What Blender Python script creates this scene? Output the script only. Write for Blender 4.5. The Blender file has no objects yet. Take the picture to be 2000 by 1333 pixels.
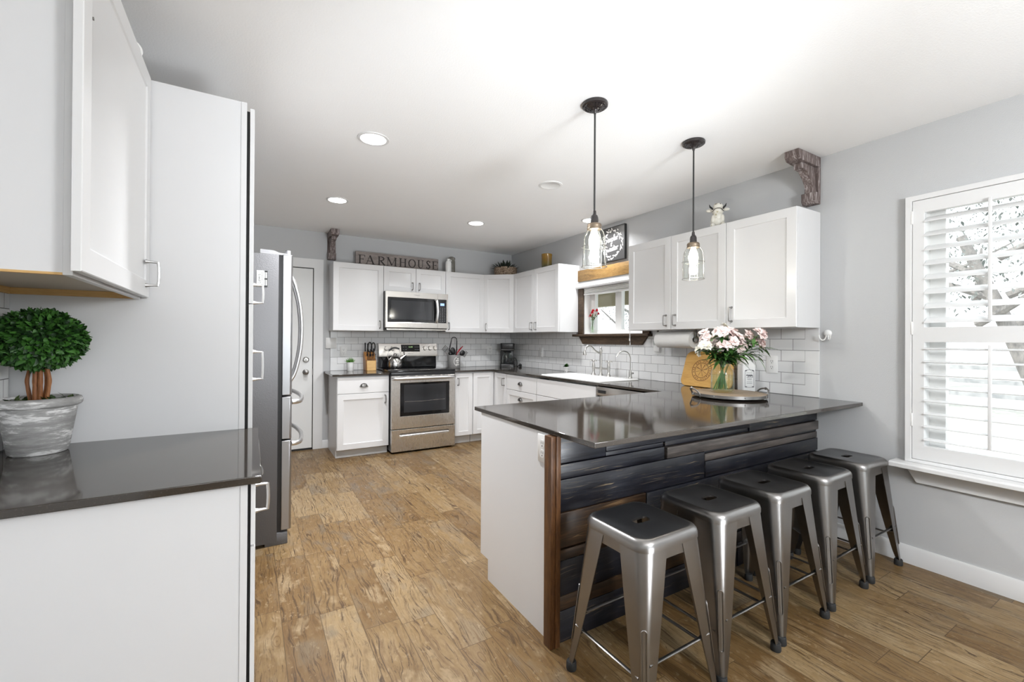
import bpy, bmesh, math, random
from mathutils import Vector, Matrix
random.seed(7)
SC = bpy.context.scene
COL = SC.collection
PI = math.pi

# ------------------------------------------------------------------ camera, world, lights, exposure
cd = bpy.data.cameras.new('camera'); cam = bpy.data.objects.new('camera', cd); COL.objects.link(cam)
cd.sensor_width = 36.0; cd.lens = 857.465 / 2000 * 36
cd.shift_x = -0.0001; cd.shift_y = -0.00304; cd.clip_start = 0.02; cd.clip_end = 200
rt = Vector((0.85892602, -0.51206556, 0.0059129)); upv = Vector((-0.00706197, -0.00029872, 0.99997502)); fw = Vector((0.512051, 0.85894632, 0.00387277))
cam.matrix_world = Matrix(((rt.x, upv.x, -fw.x, -3.28254), (rt.y, upv.y, -fw.y, -5.53605), (rt.z, upv.z, -fw.z, 1.27918), (0, 0, 0, 1)))
SC.camera = cam
SC.view_settings.view_transform = 'Standard'; SC.view_settings.look = 'None'
SC.view_settings.gamma = 1.0; SC.view_settings.exposure = -0.05; SC.view_settings.use_curve_mapping = False
SC.cycles.use_denoising = True
SC.cycles.max_bounces = 10; SC.cycles.diffuse_bounces = 5; SC.cycles.glossy_bounces = 5
SC.cycles.transparent_max_bounces = 16; SC.cycles.caustics_reflective = False; SC.cycles.caustics_refractive = False
SC.cycles.sample_clamp_indirect = 6.0

w = bpy.data.worlds.new('sky'); SC.world = w; w.use_nodes = True
bg = w.node_tree.nodes['Background']; bg.inputs[0].default_value = (0.90, 0.95, 1.0, 1); bg.inputs[1].default_value = 3.2

def light(name, kind, loc, energy, color=(1, 1, 1), size=0.3, size_y=None, target=None, spot=None):
    l = bpy.data.lights.new(name, kind); l.energy = energy; l.color = color
    if kind == 'AREA':
        l.size = size
        if size_y: l.shape = 'RECTANGLE'; l.size_y = size_y
    elif kind == 'SUN': l.angle = math.radians(1.0)
    else: l.shadow_soft_size = size
    if spot: l.spot_size = spot; l.spot_blend = 0.6
    o = bpy.data.objects.new(name, l); COL.objects.link(o); o.location = loc
    if target is not None: o.rotation_euler = (Vector(target) - Vector(loc)).to_track_quat('-Z', 'Y').to_euler()
    return o
light('sun', 'SUN', (-20, 8, 25), 5.0, (1, 0.97, 0.92), target=(0, 0, 0))
# unseen lights added behind the camera in place of bounced flash and fill
light('room_fill', 'POINT', (-1.7, -6.5, 1.8), 160, (0.95, 0.975, 1), 0.25)  # added fill for the lower right wall and end panel
light('bounce_flash', 'POINT', (-2.95, -6.35, 2.15), 13, (0.95, 0.975, 1), 0.20)  # stands in for flash bounced off the ceiling
light('ceiling_fill', 'SPOT', (-1.75, -6.2, 0.28), 400, (0.90, 0.95, 1), 0.4, target=(-2.05, -2.3, 2.8), spot=math.radians(54))  # added to brighten the kitchen ceiling from below
light('ceiling_fill', 'SPOT', (-1.2, -6.6, 0.30), 28, (0.90, 0.95, 1), 0.4, target=(-1.2, -5.2, 2.5), spot=math.radians(78))  # weaker added light for the right side of the ceiling

# ------------------------------------------------------------------ helpers: meshes
class B:
    """Collects shapes in world coordinates; obj() links them as ONE mesh object."""
    def __init__(s): s.bm = bmesh.new(); s.m = 0
    def f(s, vs):
        try:
            f = s.bm.faces.new(vs); f.material_index = s.m; return f
        except ValueError: return None
    def box(s, x0, x1, y0, y1, z0, z1, bev=0.0, seg=2):
        n = len(s.bm.verts); s.bm.verts.ensure_lookup_table()
        v = [s.bm.verts.new(c) for c in ((x0,y0,z0),(x1,y0,z0),(x1,y1,z0),(x0,y1,z0),(x0,y0,z1),(x1,y0,z1),(x1,y1,z1),(x0,y1,z1))]
        fs = [s.f([v[i] for i in q]) for q in ((3,2,1,0),(4,5,6,7),(0,1,5,4),(1,2,6,5),(2,3,7,6),(3,0,4,7))]
        if bev:
            es = list({e for f in fs for e in f.edges})
            r = bmesh.ops.bevel(s.bm, geom=es, offset=bev, segments=seg, affect='EDGES', profile=0.5)
            for f in r['faces']: f.material_index = s.m
        return s
    def loft(s, loops, closed=True, cap=True):
        L = [[s.bm.verts.new(c) for c in lp] for lp in loops]; n = len(L[0])
        for a, b in zip(L, L[1:]):
            for i in range(n if closed else n - 1):
                j = (i + 1) % n; s.f([a[i], a[j], b[j], b[i]])
        if cap: s.f(L[0][::-1]); s.f(L[-1])
        return L
    def prism(s, poly, fn, a, b):
        """poly of (u,v); fn(u,v,n)->xyz"""
        return s.loft([[fn(u, v, a) for u, v in poly], [fn(u, v, b) for u, v in poly]])
    def tube(s, pts, r, n=10, closed=False, cap=True, flat=1.0, up=None):
        P = [Vector(p) for p in pts]; R = r if isinstance(r, (list, tuple)) else [r] * len(P)
        loops = []; prev = None
        for i, p in enumerate(P):
            if closed: t = P[(i + 1) % len(P)] - P[i - 1]
            else: t = P[min(i + 1, len(P) - 1)] - P[max(i - 1, 0)]
            t.normalize()
            if prev is None:
                a = Vector(up) if up else (Vector((0, 0, 1)) if abs(t.z) < .9 else Vector((1, 0, 0)))
            else: a = prev
            a = (a - t * a.dot(t)).normalized(); prev = a; b = t.cross(a)
            loops.append([p + R[i] * (a * math.cos(2 * PI * k / n) * flat + b * math.sin(2 * PI * k / n)) for k in range(n)])
        if closed: loops.append(loops[0])
        if closed:
            L = [[s.bm.verts.new(c) for c in lp] for lp in loops[:-1]]; L.append(L[0])
            for q, w_ in zip(L, L[1:]):
                for i in range(n): s.f([q[i], q[(i + 1) % n], w_[(i + 1) % n], w_[i]])
        else: s.loft(loops, cap=cap)
        return s
    def lathe(s, prof, c=(0, 0, 0), n=32, M=None, close=False):
        c = Vector(c); rows = []
        for r, z in prof:
            if r < 1e-6: rows.append([(0, 0, z)])
            else: rows.append([(r * math.cos(2 * PI * k / n), r * math.sin(2 * PI * k / n), z) for k in range(n)])
        if close: rows.append(rows[0])
        V = []
        for i, row in enumerate(rows):
            if close and i == len(rows) - 1: V.append(V[0]); continue
            V.append([s.bm.verts.new((M @ Vector(q) if M else Vector(q)) + c) for q in row])
        for a, b in zip(V, V[1:]):
            for k in range(n):
                j = (k + 1) % n
                if len(a) == 1 and len(b) == 1: continue
                if len(a) == 1: s.f([a[0], b[k], b[j]][::-1])
                elif len(b) == 1: s.f([a[k], a[j], b[0]])
                else: s.f([a[k], a[j], b[j], b[k]])
        return s
    def ball(s, c, r, n=14, M=None):
        r = (r, r, r) if not isinstance(r, (tuple, list)) else r
        m = max(6, n // 2); S = Matrix.Diagonal((r[0], r[1], r[2]))
        S = (M @ S) if M else S
        return s.lathe([(math.sin(PI * i / m), -math.cos(PI * i / m)) for i in range(m + 1)], c, n, S)
    def grid(s, us, vs, holes, fn, a, b):
        """slab between depths a and b with rectangular openings: cells (i,j) in holes are left out"""
        V = {}
        def v(i, j, k):
            if (i, j, k) not in V: V[i, j, k] = s.bm.verts.new(fn(us[i], vs[j], (a, b)[k]))
            return V[i, j, k]
        nu, nv = len(us) - 1, len(vs) - 1
        sol = lambda i, j: 0 <= i < nu and 0 <= j < nv and (i, j) not in holes
        for i in range(nu):
            for j in range(nv):
                if not sol(i, j): continue
                for k in (0, 1):
                    q = [v(i, j, k), v(i + 1, j, k), v(i + 1, j + 1, k), v(i, j + 1, k)]; s.f(q if k else q[::-1])
                for di, dj, e in ((-1, 0, ((i, j), (i, j + 1))), (1, 0, ((i + 1, j), (i + 1, j + 1))), (0, -1, ((i, j), (i + 1, j))), (0, 1, ((i, j + 1), (i + 1, j + 1)))):
                    if not sol(i + di, j + dj):
                        (p, q_), (p2, q2) = e; s.f([v(p, q_, 0), v(p2, q2, 0), v(p2, q2, 1), v(p, q_, 1)])
        return s
    def merge(s, other_bm_mesh, M):
        n = len(s.bm.verts); s.bm.from_mesh(other_bm_mesh); s.bm.verts.ensure_lookup_table(); s.bm.faces.ensure_lookup_table()
        for i in range(n, len(s.bm.verts)): s.bm.verts[i].co = M @ s.bm.verts[i].co
        return s

def wl(o):
    v = Vector((0, 0, 0))
    while o is not None: v = v + o.location; o = o.parent
    return v

def obj(name, b, mats, parent=None, smooth=38, bevel=0.0, label=None, kind=None, fixn=True):
    if fixn: bmesh.ops.recalc_face_normals(b.bm, faces=b.bm.faces[:])
    me = bpy.data.meshes.new(name)
    if parent is not None:
        off = wl(parent)
        for v in b.bm.verts: v.co -= off
    b.bm.to_mesh(me); b.bm.free()
    for m in (mats if isinstance(mats, (list, tuple)) else [mats]): me.materials.append(m)
    if smooth and len(me.polygons):
        me.polygons.foreach_set('use_smooth', [True] * len(me.polygons)); me.set_sharp_from_angle(angle=math.radians(smooth))
    o = bpy.data.objects.new(name, me); COL.objects.link(o)
    if parent is not None: o.parent = parent
    if bevel:
        md = o.modifiers.new('bevel', 'BEVEL'); md.width = bevel; md.segments = 2; md.limit_method = 'ANGLE'; md.angle_limit = math.radians(40)
    if label: o['label'] = label
    if kind: o['kind'] = kind
    return o

def tag(o, label, cat, group=None):
    o['label'] = label; o['category'] = cat
    if group: o['group'] = group
    return o

def thing(name, label, cat, loc=(0, 0, 0), group=None):
    o = bpy.data.objects.new(name, None); COL.objects.link(o); o.location = loc; o.empty_display_size = 0.05
    return tag(o, label, cat, group)

def struct(name, b, mats, parent=None, **k):
    return obj(name, b, mats, parent, kind=None if parent else 'structure', **k)

def dup(root, loc, label, rotz=None, group=None):
    r = root.copy(); COL.objects.link(r); r.location = loc; r['label'] = label
    if rotz is not None: r.rotation_euler.z = rotz
    if group: r['group'] = group
    for ch in list(root.children):
        c = ch.copy(); COL.objects.link(c); c.parent = r
        for g in list(ch.children):
            d = g.copy(); COL.objects.link(d); d.parent = c
    return r

def text_into(b, s, size, M, depth=0.0006, align='CENTER', bold=0.0):
    cu = bpy.data.curves.new('t', 'FONT'); cu.body = s; cu.size = size; cu.align_x = align; cu.align_y = 'CENTER'; cu.extrude = depth; cu.offset = bold
    to = bpy.data.objects.new('t', cu); COL.objects.link(to)
    dg = bpy.context.evaluated_depsgraph_get(); me = bpy.data.meshes.new_from_object(to.evaluated_get(dg))
    b.merge(me, M); bpy.data.objects.remove(to); bpy.data.meshes.remove(me); bpy.data.curves.remove(cu)

def frame(O, U, V, N):
    """matrix mapping local (u,v,n) to world"""
    O, U, V, N = Vector(O), Vector(U), Vector(V), Vector(N)
    return Matrix(((U.x, V.x, N.x, O.x), (U.y, V.y, N.y, O.y), (U.z, V.z, N.z, O.z), (0, 0, 0, 1)))

def arc(c, r, a0, a1, n):
    return [(c[0] + r * math.cos(a0 + (a1 - a0) * i / n), c[1] + r * math.sin(a0 + (a1 - a0) * i / n)) for i in range(n + 1)]

def rrect(hx, hy, r, n=6):
    p = []
    for cx, cy, a in ((hx - r, hy - r, 0), (-hx + r, hy - r, PI / 2), (-hx + r, -hy + r, PI), (hx - r, -hy + r, 1.5 * PI)):
        p += arc((cx, cy), r, a, a + PI / 2, n)
    return p

def spline(pts, n=8):
    P = [Vector(p) for p in pts]; out = []
    for i in range(len(P) - 1):
        p0, p1, p2, p3 = P[max(i - 1, 0)], P[i], P[i + 1], P[min(i + 2, len(P) - 1)]
        for k in range(n):
            t = k / n; out.append(0.5 * ((2 * p1) + (p2 - p0) * t + (2 * p0 - 5 * p1 + 4 * p2 - p3) * t * t + (3 * p1 - p0 - 3 * p2 + p3) * t ** 3))
    out.append(P[-1]); return out

# ------------------------------------------------------------------ helpers: materials
def srgb(r, g, b):
    f = lambda c: (c / 255 / 12.92) if c / 255 <= .04045 else ((c / 255 + .055) / 1.055) ** 2.4
    return (f(r), f(g), f(b))

class NT:
    def __init__(s, name):
        s.mat = bpy.data.materials.new(name); s.mat.use_nodes = True; s.nt = s.mat.node_tree; s.n = s.nt.nodes; s.p = s.n['Principled BSDF']
    def new(s, t, **k):
        nd = s.n.new(t)
        for a, v in k.items(): setattr(nd, a, v)
        return nd
    def link(s, a, b): s.nt.links.new(a, b)
    def put(s, sock, v):
        if hasattr(v, 'is_linked') or hasattr(v, 'links'): s.link(v, sock)
        elif isinstance(v, (tuple, list)) and len(v) == 3 and sock.type == 'RGBA': sock.default_value = (*v, 1)
        else: sock.default_value = v
    def math(s, op, a, b=0.0, c=0.0):
        nd = s.new('ShaderNodeMath', operation=op)
        for i, v in enumerate((a, b, c)): s.put(nd.inputs[i], v)
        return nd.outputs[0]
    def xyz(s, v):
        nd = s.new('ShaderNodeSeparateXYZ'); s.link(v, nd.inputs[0]); return nd.outputs
    def comb(s, x=0.0, y=0.0, z=0.0):
        nd = s.new('ShaderNodeCombineXYZ')
        for i, v in enumerate((x, y, z)): s.put(nd.inputs[i], v)
        return nd.outputs[0]
    def obj(s): return s.new('ShaderNodeTexCoord').outputs['Object']
    def pos(s): return s.new('ShaderNodeNewGeometry').outputs['Position']
    def map(s, v, scale=(1, 1, 1), loc=(0, 0, 0)):
        nd = s.new('ShaderNodeMapping'); s.link(v, nd.inputs[0]); nd.inputs['Scale'].default_value = scale; nd.inputs['Location'].default_value = loc; return nd.outputs[0]
    def noise(s, v, scale=5, detail=3, rough=.5, dist=0.0):
        nd = s.new('ShaderNodeTexNoise'); s.link(v, nd.inputs['Vector']); nd.inputs['Scale'].default_value = scale; nd.inputs['Detail'].default_value = detail
        nd.inputs['Roughness'].default_value = rough; nd.inputs['Distortion'].default_value = dist; return nd.outputs[0]
    def white(s, v, d='3D'):
        nd = s.new('ShaderNodeTexWhiteNoise', noise_dimensions=d); s.link(v, nd.inputs['W' if d == '1D' else 'Vector']); return nd.outputs['Value']
    def ramp(s, v, stops):
        nd = s.new('ShaderNodeValToRGB'); s.link(v, nd.inputs[0]); e = nd.color_ramp.elements
        while len(e) < len(stops): e.new(0.5)
        for el, (p, c) in zip(e, stops): el.position = p; el.color = (*c, 1) if isinstance(c, (tuple, list)) else (c, c, c, 1)
        return nd.outputs[0]
    def mix(s, f, a, b, mode='MIX'):
        nd = s.new('ShaderNodeMix', data_type='RGBA', blend_type=mode); s.put(nd.inputs[0], f); s.put(nd.inputs[6], a); s.put(nd.inputs[7], b); return nd.outputs[2]
    def bump(s, h, strength=.2, dist=.002):
        nd = s.new('ShaderNodeBump'); nd.inputs['Strength'].default_value = strength; nd.inputs['Distance'].default_value = dist; s.link(h, nd.inputs['Height']); s.link(nd.outputs[0], s.p.inputs['Normal'])
    def set(s, col=None, rough=None, metal=None, spec=None):
        for k, v in (('Base Color', col), ('Roughness', rough), ('Metallic', metal), ('Specular IOR Level', spec)):
            if v is not None: s.put(s.p.inputs[k], v)
        return s.mat

def paint(name, col, rough=.45, spec=.5, bump=0.0, bscale=60, metal=0.0):
    n = NT(name); v = n.obj()
    f = n.noise(v, 9, 2); c = n.mix(n.math('MULTIPLY', f, .10), col, tuple(x * .86 for x in col))
    if bump: n.bump(n.noise(v, bscale, 2), bump, .004)
    return n.set(c, rough, metal, spec)

def steel(name, col, rough=.28, ax=(1, 1, 60), var=.12):
    n = NT(name); v = n.map(n.obj(), ax); f = n.noise(v, 14, 3)
    c = n.mix(f, tuple(x * (1 - var) for x in col), tuple(min(1, x * (1 + var)) for x in col))
    return n.set(c, n.math('MULTIPLY_ADD', f, .05, rough - .025), 1.0)

def wood(name, dark, mid, light, sc=(2, 2, 2), rough=.45, grain=14, bump=.15, spec=.4, knots=True):
    n = NT(name); v = n.map(n.obj(), sc)
    wv = n.noise(v, 3, 4, .6, .6); g = n.noise(n.map(v, (grain, grain, grain)), 4, 4, .65, .3)
    f = n.math('MULTIPLY_ADD', g, .55, n.math('MULTIPLY', wv, .5))
    c = n.ramp(f, [(.30, dark), (.52, mid), (.74, light)])
    if bump: n.bump(g, bump, .003)
    return n.set(c, rough, 0, spec)

def emit(name, col, strength):
    n = NT(name); n.put(n.p.inputs['Base Color'], col); n.put(n.p.inputs['Emission Color'], col); n.p.inputs['Emission Strength'].default_value = strength; return n.mat

def glass(name, tint=(.96, .98, .97), gloss=.04, rough=.02):
    n = NT(name); tr = n.new('ShaderNodeBsdfTransparent'); tr.inputs[0].default_value = (*tint, 1)
    gl = n.new('ShaderNodeBsdfGlossy'); gl.inputs['Roughness'].default_value = rough
    lw = n.new('ShaderNodeLayerWeight'); lw.inputs[0].default_value = .5
    mx = n.new('ShaderNodeMixShader'); n.link(n.math('MULTIPLY_ADD', n.math('POWER', lw.outputs['Facing'], 4.0), .55, gloss), mx.inputs[0]); n.link(tr.outputs[0], mx.inputs[1]); n.link(gl.outputs[0], mx.inputs[2])
    n.link(mx.outputs[0], n.n['Material Output'].inputs[0]); return n.mat

def leaf(name, c0, c1, rough=.5):
    n = NT(name); f = n.new('ShaderNodeNewGeometry').outputs['Random Per Island']
    c = n.ramp(f, [(.1, c0), (.9, c1)]); n.set(c, rough); n.p.inputs['Subsurface Weight'].default_value = 0; return n.mat

M = {}
M['cab'] = paint('cabinet_white_paint', (.70, .70, .705), .32)
M['cab_in'] = paint('cabinet_side_white', (.69, .69, .70), .42)
M['trim'] = paint('trim_white_paint', (.72, .72, .72), .35)
M['door'] = paint('door_white_paint', (.77, .775, .77), .4)
M['wall'] = paint('grey_wall_paint', srgb(190, 191, 192), .75, .25, .25, 170)
M['ceil'] = paint('ceiling_white_paint', (.90, .90, .90), .85, .2, .22, 120)
M['toe'] = paint('toe_kick_paint', (.62, .62, .61), .5)
M['dark'] = paint('gap_shadow_black', (.015, .015, .015), .6)
M['pine'] = wood('raw_plywood_edge', (.42, .25, .09), (.58, .36, .14), (.68, .45, .2), (1, 1, 12), .55, 6, .05)
M['black'] = paint('black_plastic', (.012, .012, .013), .32)
M['blackm'] = paint('black_matte_plastic', (.02, .02, .02), .55)
M['bglass'] = paint('black_glass', (.008, .008, .009), .05, .4)
M['oven'] = paint('oven_window_glass', (.03, .031, .034), .08, .35)
M['nickel'] = paint('brushed_nickel', (.52, .51, .49), .30, .5, metal=1.0)
M['pewter'] = paint('dark_pewter', (.30, .29, .28), .36, .5, metal=1.0)
M['chrome'] = paint('polished_chrome', (.72, .71, .70), .09, .5, metal=1.0)
M['satin'] = paint('satin_handle_metal', (.66, .66, .66), .32, .5, metal=1.0)
M['steel'] = steel('stainless_steel', (.70, .68, .65), .27, (40, 40, 1.2), .03)
M['steelh'] = steel('stainless_steel_lengthwise', (.62, .595, .565), .25, (1.2, 40, 40), .03)
M['steelf'] = steel('fridge_stainless', (.40, .40, .41), .30, (40, 40, 1.2), .03)
M['fridge'] = None
M['gun'] = steel('gunmetal_steel', (.27, .26, .252), .32, (1, 1, 1), .07)
M['seat'] = steel('dark_gunmetal_seat', (.25, .248, .252), .33, (1, 1, 1), .10)
M['bronze'] = paint('dark_bronze', (.022, .018, .018), .22, .6)
M['lidm'] = paint('aged_zinc_lid', (.30, .24, .18), .45, .5, metal=1.0)
M['rubber'] = paint('black_rubber', (.015, .015, .015), .7)
M['porc'] = paint('white_porcelain', (.84, .84, .83), .08, .6)
M['white'] = paint('white_plastic', (.80, .80, .79), .35)
M['paper'] = paint('paper_towel_white', (.82, .82, .81), .9, .1, .4, 90)
M['glass'] = glass('clear_glass'); M['pane'] = glass('window_glass', (.97, .985, .98), .03); M['water'] = glass('vase_water', (.93, .97, .90), .03)
M['pglass'] = glass('seeded_lamp_glass', (.95, .96, .95), .06, .06)
M['bulb'] = emit('lamp_bulb_glow', (1, .93, .80), 26)
M['can'] = emit('recessed_lamp_glow', (1, .97, .92), 22)
M['green'] = leaf('boxwood_leaf', (.006, .032, .005), (.050, .165, .022))
M['leaf'] = leaf('bouquet_leaf', (.02, .075, .012), (.10, .24, .05))
M['succ'] = leaf('succulent_leaf', (.07, .20, .03), (.16, .34, .08))
M['aloe'] = leaf('dark_faux_leaf', (.012, .02, .014), (.03, .045, .03))
M['moss'] = leaf('moss', (.02, .05, .008), (.07, .11, .02))
M['stem'] = paint('green_stem', (.07, .17, .03), .5)
M['pink'] = leaf('pale_pink_petal', (.84, .67, .65), (.90, .80, .77), .6)
M['cream'] = leaf('cream_petal', (.80, .76, .62), (.84, .82, .76), .6)
M['red'] = leaf('red_petal', (.50, .008, .02), (.72, .03, .07), .5)
M['redp'] = paint('red_silicone', (.45, .01, .02), .35)
M['ink'] = paint('dark_brown_ink', (.018, .012, .010), .6)
M['wink'] = paint('white_ink', (.78, .77, .74), .6)
M['grey_ink'] = paint('grey_ink', (.16, .16, .17), .6)
M['board'] = wood('bamboo', (.46, .24, .055), (.60, .34, .09), (.68, .41, .13), (1, 1, 9), .4, 5, .05)
M['burn'] = paint('burnt_engraving', (.22, .10, .025), .6)
M['sign'] = wood('weathered_grey_board', (.13, .11, .10), (.25, .215, .20), (.37, .325, .30), (1.2, 8, 8), .8, 6, .2)
M['slate'] = paint('charcoal_board', (.045, .044, .044), .38)
M['walnut'] = wood('walnut_stained_pine', (.022, .013, .007), (.06, .037, .021), (.13, .085, .05), (9, 1.3, 9), .5, 5, .1)
M['header'] = wood('golden_stained_pine', (.10, .055, .016), (.27, .155, .05), (.40, .25, .09), (9, 1.3, 9), .5, 5, .1)
M['post'] = wood('reddish_stained_post', (.022, .009, .004), (.095, .040, .014), (.19, .086, .03), (9, 9, 1.1), .42, 5, .1)
M['pl_k'] = wood('charred_black_plank', (.006, .006, .008), (.016, .017, .022), (.075, .065, .05), (.9, 9, 9), .36, 5, .35, .6)
M['pl_b'] = wood('brown_stained_plank', (.012, .008, .005), (.06, .033, .015), (.16, .085, .036), (.9, 9, 9), .40, 5, .3, .6)
M['pl_g'] = wood('greyed_plank', (.03, .024, .02), (.115, .095, .085), (.21, .175, .155), (.9, 9, 9), .42, 5, .3, .6)
M['corbel'] = wood('distressed_painted_wood', (.03, .02, .017), (.15, .115, .108), (.60, .55, .54), (14, 14, 1.6), .7, 3, .3)
M['block'] = wood('knife_block_wood', (.20, .075, .02), (.33, .15, .045), (.42, .21, .075), (6, 6, 1), .4, 5, .05)
M['trunk'] = wood('topiary_stem', (.07, .022, .006), (.24, .09, .03), (.36, .17, .07), (9, 9, 1.5), .6, 4, .3)
M['under'] = paint('cabinet_underside_tan', (.50, .44, .36), .6)
M['hinge'] = paint('hinge_grey', (.30, .30, .31), .4)
M['tray'] = wood('tray_wood', (.17, .12, .08), (.30, .225, .155), (.42, .33, .25), (9, 1.2, 9), .55, 5, .1)
M['soil'] = paint('soil', (.03, .02, .012), .95)
M['bark'] = wood('tree_bark', (.13, .125, .12), (.22, .205, .195), (.31, .29, .27), (6, 6, 1), .9, 5, .4)
M['treeleaf'] = leaf('tree_leaf', (.09, .105, .095), (.30, .31, .30))
M['lawn'] = paint('dry_lawn', (.38, .375, .345), .95, .1)
M['bounce_pale'] = paint('pale_bounce_ground', (.62, .62, .60), .9, .1)  # pale so the added ground throws more light back
M['olive'] = paint('olive_eave_paint', (.20, .17, .09), .7)
M['fence'] = paint('white_fence_paint', (.38, .38, .385), .6)
M['amber'] = None

def plank_mat(name, dark, mid, light, worn, amount):
    n = NT(name); v = n.obj(); isl = n.new('ShaderNodeNewGeometry').outputs['Random Per Island']; v = n.comb(n.math('MULTIPLY_ADD', isl, 40.0, n.xyz(v)[0]), n.xyz(v)[1], n.math('MULTIPLY_ADD', isl, 13.0, n.xyz(v)[2]))
    wp = n.noise(n.map(v, (2.5, 1, 9)), 1, 3, .6); q = n.comb(n.xyz(v)[0], n.xyz(v)[1], n.math('MULTIPLY_ADD', wp, .05, n.xyz(v)[2]))
    g = n.noise(n.map(q, (2.2, 8, 75)), 1, 5, .7, .5); bl = n.noise(n.map(v, (3, 3, 14)), 1, 3, .6); st = n.noise(n.map(q, (3.0, 6, 120)), 1, 3, .75, .8)
    c = n.ramp(n.math('MULTIPLY', n.math('ADD', g, bl), .5), [(.36, dark), (.52, mid), (.68, light)])
    c = n.mix(n.math('MULTIPLY', n.ramp(st, [(.60, 0.0), (.68, 1.0)]), n.math('MULTIPLY', n.ramp(bl, [(.46, 0.0), (.60, 1.0)]), amount)), c, worn); n.bump(g, .3, .003)
    return n.set(c, n.math('MULTIPLY_ADD', g, .25, .22), 0, .55)
M['pl_k'] = plank_mat('charred_black_plank', (.004, .004, .006), (.011, .012, .018), (.035, .033, .034), (.33, .25, .15), .9)
M['pl_b'] = plank_mat('brown_stained_plank', (.010, .006, .004), (.040, .021, .010), (.115, .060, .024), (.36, .22, .10), .6)
M['pl_g'] = plank_mat('greyed_plank', (.022, .018, .016), (.075, .062, .055), (.16, .135, .12), (.28, .23, .18), .4)

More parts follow.
